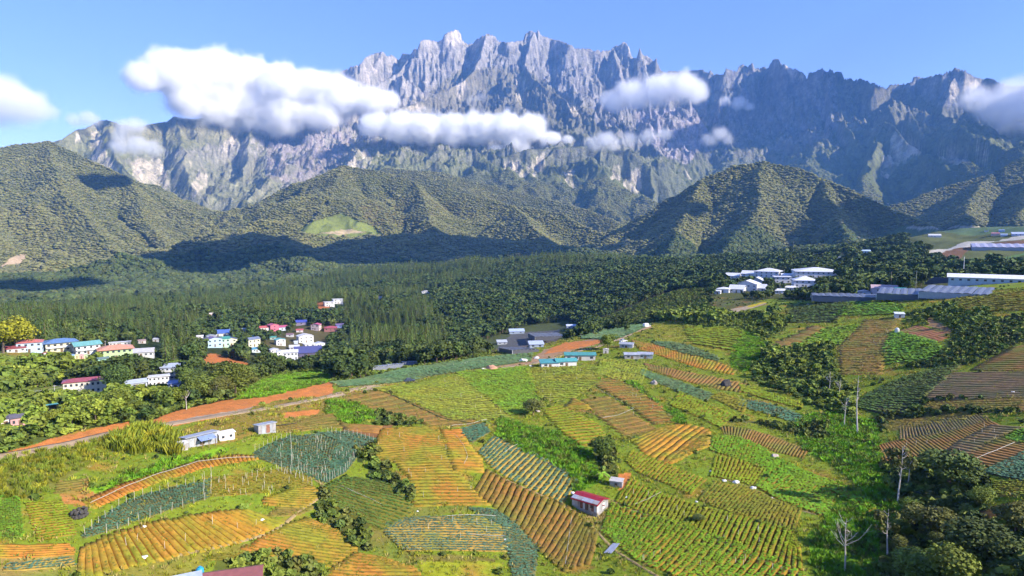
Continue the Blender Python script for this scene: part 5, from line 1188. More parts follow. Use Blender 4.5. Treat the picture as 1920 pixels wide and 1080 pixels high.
# far forest of the hills: knobbly crowns
lump_v = [lump('canopy', i, M_HILL) for i in range(5)]
Pf, rf_, i_, j_ = sow(GG, 1450, 2250, 8.0, lambda i, j, x, y, r: (CLS[i, j] == 3) & (GG.s[i, j] + 22 / r >= GG.prev[i, j]))
sf = 3.4 + 5 * RNG.random(len(Pf)) ** 1.4; Pf[:, 2] += sf * .45
Ph, rh_, i_, j_ = sow(HG, 2250, 5150, 8.4, lambda i, j, x, y, r: (~HMEADOW[i, j]) & (HG.s[i, j] + 25 / r >= HG.prev[i, j]))
sh_ = 3.4 + 4.2 * RNG.random(len(Ph)) ** 1.5; sh_ = np.where(RNG.random(len(Ph)) < .05, sh_ * 1.5, sh_); Ph[:, 2] += sh_ * .15
scatter('hill_forest', 'rainforest canopy covering the green hills', Ph, sh_, lump_v)
M_DEEP = leafm('deep_forest', (.055,.075,.022), rnd=.35)
scatter('foothill_forest', 'dark forest canopy at the foot of the hills', Pf, sf, [lump('canopy', 20 + i, M_DEEP, .8, .22) for i in range(4)])
print('trees', len(P2), len(P3_), len(P4), 'far', len(Pf), len(Ph))
# shrubs, weeds, grass
shrub_v = [crown_mesh('shrub', 80 + i, n=60, blobs=4, size=.17, m=(M_OLV, M_MID, M_MID, M_DARK)[i]) for i in range(4)]
P7, r7, i7, j7 = sow(GG, 95, 700, 1.9, lambda i, j, x, y, r: (CLS[i, j] == 7) & near_vis[i, j]); s7 = RNG.uniform(1.0, 2.8, len(P7)); k = keep_clear(P7, s7); P7, s7 = P7[k], s7[k]; P7[:, 2] -= s7 * .25
scatter('shrubs', 'low dark shrubs on the banks between the fields', P7, np.stack([s7 * 1.2, s7 * 1.2, s7], -1), shrub_v)
weed_v = [blades('weed', 90 + i, 26, (M_LUSH, M_LUSH, M_MID)[i], 1.0, 1.1, .06, .7) for i in range(3)]
P6, r6, i6, j6 = sow(GG, 95, 500, .95, lambda i, j, x, y, r: (CLS[i, j] == 6) & near_vis[i, j]); s6 = RNG.uniform(.5, 1.25, len(P6)) * np.clip(1 + .8 * fbm(P6[:, 0] / 6, P6[:, 1] / 6, 2, 405), .4, 1.7); k = keep_clear(P6, s6); P6, s6 = P6[k], s6[k]
scatter('lush_weeds', 'lush bright green weeds between the fields', P6, np.stack([s6, s6, s6], -1), weed_v)
reed_v = [blades('reed', 95 + i, 60, (M_REED, M_REED, M_TUFT)[i], 1.0, 1.2, .026, .6) for i in range(3)]
P8, r8, i8, j8 = sow(GG, 95, 400, 1.35, lambda i, j, x, y, r: (CLS[i, j] == 8) & near_vis[i, j]); s8 = RNG.uniform(.6, 1.35, len(P8)); k = keep_clear(P8, s8); P8, s8 = P8[k], s8[k]
px8, py8 = project(*P8.T); s8 = np.where(((px8 - 280) / 65) ** 2 + ((py8 - 850) / 45) ** 2 < 1, s8 * 2.6, s8)
scatter('reed_grass', 'tall yellowish reed grass below the dirt road', P8, np.stack([s8 * .9, s8 * .9, s8], -1), reed_v)
tuft_v = [blades('tuft', 100 + i, 9, (M_TUFT, M_TUFT, M_DRY, M_MID)[i], .9, 1.2, .09, .7) for i in range(4)]
P0, r0_, i0_, j0_ = sow(GG, 95, 480, 1.15, lambda i, j, x, y, r: (CLS[i, j] == 0) & near_vis[i, j] & front[i, j]); s0 = RNG.uniform(.25, .7, len(P0)) * np.clip(1 + 1.2 * fbm(P0[:, 0] / 8, P0[:, 1] / 8, 2, 406), .3, 2.2)
scatter('grass', 'rough grass on the banks and paths', P0, np.stack([s0 * 1.2, s0 * 1.2, s0], -1), tuft_v)
Pb, rb, ib, jb = sow(GG, 95, 620, 5.5, lambda i, j, x, y, r: ((CLS[i, j] == 0) | (CLS[i, j] == 6)) & near_vis[i, j] & (RNG.random(len(r)) < .35)); sb = RNG.uniform(.7, 1.7, len(Pb)); Pb[:, 2] -= sb * .25; k = keep_clear(Pb, sb)
scatter('scattered_shrubs', 'scattered small shrubs on the grassy banks', Pb[k], np.stack([sb[k] * 1.3, sb[k] * 1.3, sb[k]], -1), shrub_v)
Pw, rw, iw, jw = sow(GG, 95, 330, 2.4, lambda i, j, x, y, r: (CLS[i, j] == 1) & near_vis[i, j]); sw = RNG.uniform(.2, .5, len(Pw)); Pw[:, 2] += .1
scatter('field_weeds', 'stray weeds among the beds', Pw, np.stack([sw * 1.3, sw * 1.3, sw], -1), tuft_v)
Pu, ru, iu, ju = sow(GG, 125, 300, 1.5, lambda i, j, x, y, r: (CLS[i, j] == 3) & near_vis[i, j] & front[i, j]); su = RNG.uniform(1.0, 2.6, len(Pu)); Pu[:, 2] -= su * .25; k = keep_clear(Pu, su)
scatter('undergrowth', 'dense undergrowth of the gully thicket', Pu[k], np.stack([su[k] * 1.3, su[k] * 1.3, su[k]], -1), shrub_v)
Pv, rv, iv, jv = sow(GG, 125, 460, 2.3, lambda i, j, x, y, r: ((CLS[i, j] == 4) | ((CLS[i, j] == 3) & ~front[i, j])) & near_vis[i, j]); sv = RNG.uniform(.9, 2.2, len(Pv)); Pv[:, 2] -= sv * .25; k = keep_clear(Pv, sv)
scatter('low_bushes', 'low green bushes between the trees of the left slope', Pv[k], np.stack([sv[k] * 1.4, sv[k] * 1.4, sv[k]], -1), [crown_mesh('shrub', 180 + i, n=60, blobs=4, size=.17, m=(M_MID, M_BRT, M_MID)[i]) for i in range(3)])
print('small', len(P7), len(P6), len(P8), len(P0))

# ------------------------------------------------------------------ single trees
def dead_tree(px, py, hpx, label, lean=0.0, bend=.1, branches=9, seed=1, m=M_PALE, leaves=None):
    p = at(px, py); d = math.hypot(p[0], p[1]); h = hpx * math.hypot(d, CAMZ - p[2]) / FPX; rng = random.Random(seed)
    e = empty('dead_tree' if leaves is None else 'broadleaf_tree', tuple(p)); tag(e, label, 'tree')
    r = h * .009 + .035
    pts = [Vector((lean * h * t + math.sin(t * 4 + seed) * .02 * h, math.cos(t * 3 + seed) * .015 * h, t * h - .3 * (t == 0))) for t in (0, .25, .5, .75, 1)]
    MB().tube(pts, [r * 1.5, r * 1.1, r * .8, r * .5, r * .15], 6).build('trunk', m, e)
    for k in range(branches):
        t = rng.uniform(.45, .95); i = min(3, int(t * 4)); q = pts[i].lerp(pts[i + 1], t * 4 - i); a = rng.uniform(0, 2 * PI); L = h * bend * rng.uniform(.8, 1.8) * (1.35 - t)
        v = Vector((math.cos(a), math.sin(a), rng.uniform(.3, .8))).normalized(); b = MB(); mid = q + v * L * .55; end = q + v * L + Vector((0, 0, L * .25))
        b.tube([q, mid, end], [r * .45, r * .3, r * .1], 4)
        for s in range(3):
            f = rng.uniform(.4, .9); w = q.lerp(end, f); v2 = (v + Vector((rng.uniform(-.8, .8), rng.uniform(-.8, .8), rng.uniform(0, .6)))).normalized()
            b.tube([w, w + v2 * L * .4], [r * .2, r * .07], 3)
        b.build('branch', m, e)
    if leaves is not None:
        V = np.concatenate([cards(np.random.default_rng(seed + i), 50, tuple(pts[3] + Vector((rng.uniform(-.2, .2) * h, rng.uniform(-.2, .2) * h, rng.uniform(-.18, .2) * h))), (h * .11, h * .11, h * .09), h * .022) for i in range(7)])
        link('crown', mesh_np('crown', V, np.arange(len(V)).reshape(-1, 4)), leaves, e)
dead_tree(1607, 815, 98, 'tall thin dead trunk standing alone above the gully bushes', -.02, .05, 8, 3)
dead_tree(1685, 946, 94, 'pale trunk with a sparse olive crown in the gully thicket', .01, .16, 9, 5, leaves=M_OLV)
dead_tree(1702, 915, 52, 'short pale trunk with a few leaves behind the taller one', .02, .2, 6, 6, leaves=M_OLV)
dead_tree(1582, 1070, 86, 'bare white tree with upturned branches on the green slope at the bottom', .02, .34, 13, 8)
dead_tree(1663, 1043, 76, 'slender white stemmed tree with a thin brownish crown', -.01, .14, 8, 9, leaves=M_OLV)
dead_tree(1584, 796, 46, 'small bare grey tree left of the tall dead trunk', 0, .3, 12, 11)
dead_tree(1555, 735, 34, 'small bare tree at the upper edge of the gully thicket', 0, .3, 10, 12)
dead_tree(1572, 742, 30, 'second small bare tree at the upper edge of the gully thicket', .1, .3, 10, 13)
dead_tree(349, 768, 34, 'round topped tree with two white trunks below the red earth bank', .05, .25, 8, 14, leaves=M_MID)
dead_tree(405, 752, 26, 'thin pale trunked tree at the edge of the dark wood', .05, .2, 6, 15, leaves=M_OLV)
def leafy_tree(px, py, hpx, wide, label, m, seed=1, name='broadleaf_tree'):
    p = at(px, py); d = math.hypot(p[0], p[1]); h = hpx * math.hypot(d, CAMZ - p[2]) / FPX
    e = empty(name, tuple(p)); e.scale = (h * wide, h * wide, h); tag(e, label, 'tree')
    link('trunk', trunk_mesh('trunk', seed), None, e); link('crown', crown_mesh('crown', seed, n=3600, blobs=16, size=.020, m=m), None, e)
leafy_tree(32, 660, 55, 1.2, 'bright yellow tree beside the coral roofed house', M_YEL, 201)
leafy_tree(6, 662, 50, 1.4, 'golden tree at the left border behind the low white block', M_YEL, 202)
leafy_tree(100, 797, 26, 1.5, 'bright green round bush tree beside the stilt house', M_BRT, 203)
leafy_tree(222, 775, 42, 1.5, 'vivid yellow green tree among the darker trees right of the cream building', M_BRT, 204)
leafy_tree(1790, 1105, 66, 1.6, 'yellow green rounded tree at the bottom of the gully thicket', M_BRT, 205)
leafy_tree(1755, 1010, 52, 1.7, 'broad brownish tree in the middle of the gully thicket', M_OLV, 206)
leafy_tree(1850, 1060, 66, 1.8, 'wide dark olive tree at the lower right of the thicket', M_DARK, 207)
leafy_tree(1780, 915, 62, 1.7, 'dark round tree at the top of the gully thicket', M_DARK, 208)
leafy_tree(1710, 1095, 55, 1.6, 'dark tree at the bottom edge of the gully thicket', M_MID, 209)
leafy_tree(1905, 1000, 50, 1.7, 'dark olive tree at the right border below the dark rows', M_OLV, 210)
leafy_tree(1000, 778, 34, 1.7, 'grey green bush at the top corner of the lush weeds', M_OLV, 211, 'bush')
leafy_tree(1133, 862, 40, 1.6, 'leafy bush above the banana plant', M_MID, 212, 'bush')
leafy_tree(1140, 655, 30, 1.5, 'bushy yellowish tree beside the dirt road on the ridge', M_BRT, 213)
leafy_tree(1310, 978, 14, 1.8, 'small round grey bush in the yellow green beds', M_OLV, 214, 'bush')
# banana plant
p = at(1128, 905); d = math.hypot(p[0], p[1]); e = empty('banana_plant', tuple(p)); tag(e, 'banana plant with long arching leaves above the red roofed shed', 'plant')
MB().tube([(0, 0, -.3), (.05, 0, 1.4), (0, .1, 2.6)], [.22, .17, .1], 7).build('stem', M_MID, e)
for k in range(11):
    a = 2 * PI * k / 11 + .3 * (k % 2); L = 2.3 + .5 * math.sin(k * 2.1); c, s = math.cos(a), math.sin(a); b = MB(); v = []
    for t in (0, .25, .5, .75, 1.0):
        x = L * t; z = 2.4 + 1.5 * t - 2.3 * t * t; w = .42 * math.sin(PI * min(.97, t * .9 + .08))
        v += [(c * x - s * w, s * x + c * w, z - w * .35), (c * x, s * x, z), (c * x + s * w, s * x - c * w, z - w * .35)]
    b.add(v, [(3 * i + j, 3 * i + 3 + j, 3 * i + 4 + j, 3 * i + 1 + j) for i in range(4) for j in range(2)]); b.build('leaf', M_LUSH if k % 3 else M_MID, e)

# ------------------------------------------------------------------ vehicles
def car(px, py, colr, label, L=4.4, yaw=90, kind='car', box=None):
    p = at(px, py); az = math.atan2(p[0], p[1]); e = empty(kind, (p[0], p[1], p[2] + .02), -az + math.radians(yaw)); tag(e, label, 'truck' if kind == 'truck' else 'car')
    w = .88; m = paintm(colr, .3, .03); b = MB(); h = L / 2
    pr = [(-h, .35), (-h, .85), (-h * .55, .95), (h * .5, .92), (h * .98, .78), (h, .35)]
    n = len(pr); vs = [(x, s * w, z) for s in (-1, 1) for x, z in pr]
    b.add(vs, [tuple(range(n))[::1], tuple(reversed(range(n, 2 * n)))] + [((i + 1) % n, i, n + i, n + (i + 1) % n) for i in range(n)]); b.build('body', m, e)
    c0, c1 = (-h * .75, h * .3) if kind == 'car' else (h * .1, h * .75)
    b = MB(); b.add([(c0, -w * .95, .93), (c1 + .5, -w * .95, .93), (c1 + .5, w * .95, .93), (c0, w * .95, .93), (c0 + .35, -w * .75, 1.5), (c1 - .1, -w * .75, 1.5), (c1 - .1, w * .75, 1.5), (c0 + .35, w * .75, 1.5)], [(0, 1, 5, 4), (1, 2, 6, 5), (2, 3, 7, 6), (3, 0, 4, 7), (4, 5, 6, 7)]); b.build('cabin_glass', GLASS, e)
    piece('roof', m, e, (c0 + c1) / 2 + .1, 0, 1.49, (c1 - c0) * .75, w * 1.5, .07)
    if box: piece('cargo_box', paintm(box, .5), e, -h * .45, 0, .8, L * .58, 1.9, 1.7)
    for sx in (-.62, .62):
        for sy in (-1, 1):
            q = MB().tube([(sx * h, sy * (w - .12), .33), (sx * h, sy * (w + .05), .33)], .33, 10).build('wheel', mat('rubber', (.03, .03, .03), .8, .1), e)
car(768, 716, (.05, .06, .09), 'dark car parked beside the dirt road at the edge of the pale meadow', yaw=10)
car(171, 770, (.04, .08, .3), 'dark blue car below the cream building', yaw=80)
car(1169, 641, (.7, .7, .7), 'white car on the dirt road above the tin hut', yaw=40)
car(1213, 613, (.7, .7, .7), 'white truck at the far end of the dirt road', L=6, yaw=50, kind='truck', box=(.75, .75, .75))

# ------------------------------------------------------------------ poles, wires, mast, sign
def pole(px, py, hpx, label, colr=(.5, .48, .45), r=.1, name='utility_pole', cat='pole', arm=True, lean=0, group=None):
    p = at(px, py); d = math.hypot(p[0], p[1]); h = hpx * math.hypot(d, CAMZ - p[2]) / FPX; m = mat('pole_%02x' % int(colr[0] * 255), colr, .8, .15, 1)
    e = empty(name, tuple(p), -math.atan2(p[0], p[1])); tag(e, label, cat, group); MB().tube([(0, 0, -.5), (lean * h, 0, h)], [r, r * .7], 6).build('shaft', m, e)
    if arm: piece('crossarm', m, e, lean * h, 0, h * .93, h * .2, .12, .12)
    return Vector((p[0], p[1], p[2] + h * .94))
w0 = pole(103, 746, 20, 'left of the two utility poles by the cream building'); w1 = pole(232, 718, 18, 'utility pole behind the low grey blue building')
pole(220, 720, 14, 'shorter utility pole left of the one behind the grey blue building'); w2 = pole(198, 655, 14, 'utility pole beside the lime green house', r=.12)
w3 = pole(556, 694, 14, 'leaning pale pole below the forest village', arm=False, lean=.15); pole(372, 705, 14, 'white gate like pole pair beside the valley road', arm=True)
pole(1462, 553, 24, 'tall white lamp post in front of the resort gate', (.7, .7, .7), .12, 'lamp_post', 'lamp post', True); pole(1449, 524, 22, 'left flagpole of the resort', (.7, .7, .7), .1, 'flagpole', 'flagpole', False); pole(1470, 524, 18, 'right flagpole of the resort', (.7, .7, .7), .1, 'flagpole', 'flagpole', False)
pole(1806, 522, 34, 'white mast beside the very long white hall', (.75, .75, .75), .28, 'mast', 'mast', False)
pole(1670, 548, 34, 'thin pole behind the red and white roof', (.35, .3, .25), .12, arm=False); pole(1717, 545, 32, 'thin pole in front of the bamboo at the black net house', (.4, .38, .33), .12, arm=False)
pole(1487, 480, 26, 'distant thin pole above the resort trees', (.4, .4, .4), .14, arm=False)
w4 = Vector(P3(-40, 742, 300))
for a, b_, lb in ((w4, w1, 'power line sagging over the left valley'), (w0, w1, 'power line between the two poles behind the cream building')):
    pts = [a.lerp(b_, t) - Vector((0, 0, 4 * 2.0 * t * (1 - t))) for t in np.linspace(0, 1, 12)]
    tag(MB().tube(pts, .05, 4).build('power_line', mat('cable', (.35, .35, .33), .6, .05)), lb, 'cable')
p = at(1628, 536); e = empty('billboard', tuple(p), -math.atan2(p[0], p[1])); tag(e, 'yellow and white board on posts among the trees right of the resort', 'billboard')
piece('panel', paintm((.72, .62, .08)), e, 0, 0, 5, 6, .25, 3.6); piece('panel_stripe', WHITE, e, -1, -.15, 6.6, 3.4, .06, 1.4)
for s in (-1, 1): piece('post', WOODM, e, s * 2.2, .2, -1, .3, .3, 7)

# ------------------------------------------------------------------ tank, sheet, sacks, heaps, boulders
M_TANK = paintm((.03, .30, .50), .4); p = at(375, 1078); e = empty('water_tank', tuple(p)); tag(e, 'round blue plastic water tank behind the roofs at the bottom', 'water tank')
MB().tube([(0, 0, -.3), (0, 0, 1.0), (0, 0, 1.25), (0, 0, 1.35)], [.62, .62, .45, .2], 16).build('barrel', M_TANK, e); MB().tube([(0, 0, 1.34), (0, 0, 1.46)], .22, 10).build('lid', M_TANK, e)
p = at(1146, 1030); o = MB().add([(-.8, -2.4, .1), (.9, -2.3, .35), (1.1, 2.4, .6), (-.5, 2.4, .3), (-.8, -2.4, .04), (.9, -2.3, .29), (1.1, 2.4, .54), (-.5, 2.4, .24)], [(0, 1, 2, 3), (7, 6, 5, 4), (0, 4, 5, 1), (1, 5, 6, 2), (2, 6, 7, 3), (3, 7, 4, 0)]).build('metal_sheet', TIN, None, tuple(p), -.5)
tag(o, 'loose grey blue metal sheet lying beside the bright green field', 'metal sheet')
p = at(1682, 624); e = empty('water_tank', tuple(p)); tag(e, 'small white tank at the top corner of the bright far plot', 'water tank'); MB().tube([(0, 0, -.3), (0, 0, 1.9), (0, 0, 2.3)], [1.0, 1.0, .5], 14).build('barrel', WHITE, e); MB().tube([(0, 0, 2.28), (0, 0, 2.5)], .4, 10).build('lid', WHITE, e)
import bmesh as _bm
def blob(name, px, py, wpx, m, label, cat, flat=.6, seed=0, group=None, rough=.18, sub=2):
    p = at(px, py); d = math.hypot(p[0], p[1]); r = wpx * .5 * d / FPX; b = _bm.new(); _bm.ops.create_icosphere(b, subdivisions=sub, radius=1.0); rng = random.Random(seed + int(px))
    ax = rng.uniform(.7, 1.0)
    for v in b.verts: k = 1 + rng.uniform(-rough, rough); v.co = Vector((v.co.x * r * k, v.co.y * r * ax * k, (max(v.co.z, -.5) * flat + flat * .35) * r * k))
    me = bpy.data.meshes.new(name); b.to_mesh(me); b.free(); o = link(name, me, m, None, tuple(p), rng.uniform(0, 3)); tag(o, label, cat, group); return o
M_SACK = mat('white_sack', (.72, .71, .66), .8, .12, 2); M_ROCKD = mat('dark_rock', (.07, .065, .06), .95, .3, 1.5, .05); M_HEAP = mat('pinkish_heap', (.50, .27, .17), .95, .25, 1.2, .05); M_ROCKP = mat('pale_rock', (.42, .35, .30), .95, .2, 1.5)
for x_, y_, w_, t_ in ((1358, 902, 9, 'leftmost white sack above the olive beds'), (1380, 905, 13, 'middle white sack of the three above the olive beds'), (1412, 916, 13, 'rightmost white sack above the olive beds'), (1448, 934, 5, 'tiny white sack beside the end of the olive beds'), (1306, 941, 6, 'small white sack beside the yellow green beds'),
     (1333, 884, 6, 'small white bag at the foot of the grey bush'), (1341, 888, 5, 'second small white bag at the foot of the grey bush'), (1074, 925, 10, 'white bundle left of the red roofed shed'), (1045, 941, 8, 'pinkish white sack at the end of the leek rows'), (1073, 1004, 4, 'small white bag lying on the deep brown ridges'),
     (947, 1013, 8, 'white sack at the corner of the blue green field'), (951, 1025, 4, 'tiny white bag below the sack at the corner of the blue green field'), (763, 930, 6, 'white bag in the dark bank beside the terraced field'), (783, 959, 5, 'white bag at the lower end of the dark bank'), (269, 989, 10, 'white plastic heap above the wavy bare ridges'), (270, 1046, 12, 'white plastic heap below the wavy bare ridges'),
     (491, 975, 9, 'pale plastic sheet heap at the right end of the wavy bare ridges'), (982, 678, 18, 'long white bundle beside the dirt road'), (1006, 672, 11, 'short white bundle beside the dirt road'), (995, 687, 7, 'pale blue bundle beside the dirt road'), (1900, 736, 6, 'white bag on the grey brown field at the right border'), (1887, 966, 7, 'white bag on the dark rows at the right border'), (1515, 572, 7, 'white bag at the top of the dark green bushes'), (1176, 933, 8, 'white rubbish heap right of the red roofed shed'), (1165, 925, 6, 'small pale heap right of the red roofed shed')):
    blob('sack', x_, y_, w_, M_SACK, t_, 'sack', .45, 1)
blob('earth_heap', 922, 692, 22, M_HEAP, 'pinkish heap beside the dirt road left of the white bundle', 'heap', .5, 2); blob('earth_heap', 906, 693, 10, M_SACK, 'small white heap left of the pinkish heap', 'heap', .4, 3)
blob('boulder', 1362, 724, 22, M_ROCKD, 'black boulder at the end of the brown ridged strip', 'boulder', .9, 4); blob('boulder', 1226, 720, 13, M_ROCKP, 'pinkish boulder above the dotted plants', 'boulder', .8, 5); blob('boulder', 1453, 857, 16, M_ROCKP, 'pale brown boulder at the end of the dark red brown beds', 'boulder', .5, 6)
blob('boulder', 1008, 772, 12, M_ROCKP, 'small pale boulder below the fresh green field', 'boulder', .5, 7)
# ring of dark stones
p = at(148, 968); e = empty('stone_ring', tuple(p)); tag(e, 'round dark ring of piled stones left of the stepped leek strip', 'stone pile'); rr = 14 * math.hypot(p[0], p[1]) / FPX
for k in range(14):
    b = _bm.new(); _bm.ops.create_icosphere(b, subdivisions=1, radius=.42); rng = random.Random(k)
    for v in b.verts: v.co *= 1 + rng.uniform(-.2, .2)
    me = bpy.data.meshes.new('stone'); b.to_mesh(me); b.free(); a = 2 * PI * k / 14; link('stone', me, M_ROCKD, e, (math.cos(a) * rr * .75, math.sin(a) * rr * .75, .25))
for k in range(10):
    o = link('stone', me, None, e, (math.cos(k * .7) * rr * .72, math.sin(k * .7) * rr * .72, .85 + .15 * math.sin(k))); o.rotation_euler = (k, k * 2, 0)
blob('compost_heap', 148, 966, 18, mat('compost', (.30, .26, .2), .95, .3, 2), 'pale compost inside the ring of dark stones', 'heap', .5, 9)
# black pipe behind the small shed, irrigation pipes and footpaths
def line3(pl, off, step=1.2):
    P = np.array([at(*q, rmin=100) for q in pl]); out = []
    for a, b in zip(P[:-1], P[1:]):
        n = max(2, int(np.hypot(*(b - a)[:2]) / step)); t = np.linspace(0, 1, n, endpoint=False); out.append(a[:2] + (b - a)[:2] * t[:, None])
    out.append(P[-1:, :2]); Q = np.concatenate(out); return np.stack([Q[:, 0], Q[:, 1], GG.at(Q[:, 0], Q[:, 1]) + off], -1)
M_PIPE = mat('pale_pipe', (.45, .43, .38), .5, .1, 1); M_BLK = mat('black_pipe', (.04, .04, .04), .5, .1, 1)
for pl, lb, m_, r_ in (([(845, 800), (880, 797), (913, 788)], 'pale irrigation pipe above the narrow orange field', M_PIPE, .09), ([(908, 790), (970, 830), (1025, 868), (1062, 890)], 'pale irrigation pipe along the lush weeds', M_PIPE, .08),
     ([(640, 913), (665, 925), (700, 940), (722, 952)], 'pale irrigation pipe across the green terraced field', M_PIPE, .08), ([(838, 970), (880, 968), (930, 970)], 'pale pipe along the top of the blue green field', M_PIPE, .09), ([(878, 1004), (915, 1007), (947, 1008)], 'pale pipe across the right half of the blue green field', M_PIPE, .07),
     ([(170, 946), (220, 922), (300, 890), (370, 868), (430, 861), (478, 860)], 'long pale pipe along the curved orange strip', M_PIPE, .08), ([(1830, 862), (1865, 848), (1902, 832)], 'straight pale pipe across the dark brown rows', M_PIPE, .1), ([(1130, 785), (1160, 780), (1188, 768), (1165, 755), (1120, 730)], 'bent pale pipe on the smooth olive brown slope', M_PIPE, .09),
     ([(935, 858), (955, 843), (970, 835)], 'short pale pipe over the thin leek rows', M_PIPE, .08), ([(855, 818), (870, 838), (877, 858), (870, 872)], 'thin pale pipe down the narrow orange field', M_PIPE, .07), ([(515, 801), (540, 798), (556, 796)], 'black pipe behind the small tin shed', M_BLK, .14),
     ([(1072, 970), (1068, 1000), (1060, 1060)], 'pale pipe down the deep brown ridges', M_PIPE, .07), ([(1240, 925), (1215, 938), (1190, 948)], 'pale pipe among the yellow green rows', M_PIPE, .07)):
    o = MB().tube([tuple(q) for q in line3(pl, .38)], r_ * .6, 4).build('irrigation_pipe', m_); tag(o, lb, 'pipe')
M_PATH = mat('path_earth', (.30, .22, .10), .95, .2, 1)
def path(name, pl, w, m, label, off=.12):
    L = line3(pl, off, 1.5); T = np.gradient(L[:, :2], axis=0); T /= np.linalg.norm(T, axis=1)[:, None]; N_ = np.stack([-T[:, 1], T[:, 0]], -1) * w / 2 * (1 + .25 * fbm(L[:, :1] / 3, L[:, 1:2] / 3, 2, 500))
    A = L.copy(); B = L.copy(); A[:, :2] -= N_; B[:, :2] += N_
    A[:, 2] = GG.at(A[:, 0], A[:, 1]) + off; B[:, 2] = GG.at(B[:, 0], B[:, 1]) + off
    cols = [A - [0, 0, .3]]
    for t in np.linspace(0, 1, 6):
        C_ = A * (1 - t) + B * t; C_[:, 2] = GG.at(C_[:, 0], C_[:, 1]) + off * (.45 + .55 * math.sin(PI * t)); cols.append(C_)
    cols.append(B - [0, 0, .3]); nc = len(cols); V = np.stack(cols, 1).reshape(-1, 3); F = [(nc * i + k + 1, nc * i + k, nc * i + k + nc, nc * i + k + nc + 1) for i in range(len(L) - 1) for k in range(nc - 1)]
    F = [tuple(reversed(f)) for f in F]
    structure(link(name, mesh_np(name, V, F), m), label)
path('footpath', [(1165, 952), (1220, 965), (1283, 985), (1340, 1009), (1415, 1044), (1500, 1078), (1540, 1098)], .8, M_PATH, 'narrow footpath above the bright green striped field')
path('footpath', [(918, 884), (960, 905), (1000, 922), (1050, 944), (1090, 965), (1120, 998), (1150, 1030), (1200, 1062), (1240, 1085)], .7, M_PATH, 'footpath along the top of the deep brown ridges')
path('footpath', [(330, 1042), (400, 1028), (505, 1000), (530, 985), (560, 960), (600, 932)], .7, M_PATH, 'footpath below the wavy bare ridges')
path('footpath', [(530, 878), (570, 888), (600, 905), (640, 930)], .6, M_PATH, 'footpath right of the plot with white stakes')
path('footpath', [(1345, 892), (1400, 912), (1450, 935), (1500, 957), (1530, 965)], .6, M_PATH, 'footpath between the white sacks and the olive beds')
path('dirt_road', [(-60, 868), (0, 857), (90, 840), (200, 815), (330, 793), (480, 769), (620, 742), (700, 722), (760, 713), (830, 700), (910, 693), (1000, 682), (1060, 664), (1120, 650), (1170, 630), (1222, 610)], 3.2, mat('road_earth', (.34, .25, .16), .95, .15, .6), 'pale dirt road along the ridge', .10)
path('drainage_ditch', [(865, 702), (905, 737), (955, 780)], .9, mat('ditch_shade', (.05, .06, .02), .95, .3, 2), 'dark overgrown ditch left of the fresh green field', .3)  # draped dark strip; the channel's shadow is put into its colour
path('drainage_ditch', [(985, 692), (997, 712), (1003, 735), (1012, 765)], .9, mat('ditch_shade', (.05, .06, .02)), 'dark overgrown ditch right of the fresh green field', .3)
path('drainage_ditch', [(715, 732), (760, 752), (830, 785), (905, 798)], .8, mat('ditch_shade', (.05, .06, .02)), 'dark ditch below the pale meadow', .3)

# ------------------------------------------------------------------ stakes
M_STAKE = mat('white_stake', (.50, .46, .38), .8, .1, 2)
_st = MB().tube([(0, 0, -.2), (0, 0, 1.5)], [.05, .035], 4).mesh('stake'); _st.materials.append(M_STAKE)
def stake(px, py, label, group, h=1.0, lean=.05):
    p = at(px, py, 100); o = bpy.data.objects.new('stake', _st); COL.objects.link(o); o.location = tuple(p); o.scale = (1, 1, h * random.uniform(.8, 1.25)); o.rotation_euler = (random.gauss(0, lean), random.gauss(0, lean), 0); tag(o, label, 'stake', group)
def along(pl, n): 
    P = np.array(pl, float); d = np.concatenate([[0], np.cumsum(np.hypot(*np.diff(P, axis=0).T))]); t = np.linspace(0, d[-1], n); return list(zip(np.interp(t, d, P[:, 0]), np.interp(t, d, P[:, 1])))
def inside(poly, n, seed):
    rng = random.Random(seed); xs = [q[0] for q in poly]; ys = [q[1] for q in poly]; out = []
    while len(out) < n:
        x, y = rng.uniform(min(xs), max(xs)), rng.uniform(min(ys), max(ys))
        if inpoly(np.array([x]), np.array([y]), poly)[0]: out.append((x, y))
    return out
LK = 'white stakes of the blue green leek plots'
for q in along([(545, 822), (547, 850), (548, 880)], 9): stake(*q, 'white stake in the dense line dividing the two blue green leek plots', LK, 1.2)
for q in along([(560, 882), (612, 905), (645, 888), (668, 855)], 24): stake(*q, 'white stake in the fence like row below the blue green leek plot', LK, 1.3)
for q in along([(478, 846), (510, 830), (545, 820)], 9): stake(*q, 'white stake on the upper left edge of the blue green leek plots', LK, 1.0)
for q in along([(615, 812), (660, 815), (700, 828)], 12): stake(*q, 'white stake along the top strip of leeks', LK, 1.1)
for q in inside([(485, 850), (545, 826), (640, 820), (660, 850), (610, 890), (550, 872)], 42, 3): stake(*q, 'thin white stake standing inside the blue green leek plots', LK, .8)
for q in along([(160, 1004), (230, 945), (300, 922), (380, 904)], 16) + along([(200, 1000), (260, 978), (320, 958), (384, 938)], 10): stake(*q, 'white stake at the edge of the long stepped leek strip', 'stakes of the stepped leek strip', 1.0)
for q in along([(384, 905), (383, 930)], 3) + along([(397, 900), (396, 928)], 3): stake(*q, 'tall white stake between the leek strip and the olive plot', 'tall stakes between leek strip and olive plot', 1.7)
for q in inside([(405, 898), (535, 882), (572, 905), (500, 932), (410, 925)], 34, 5): stake(*q, 'thin white stake in the olive green plot', 'stakes of the olive plot', .9)
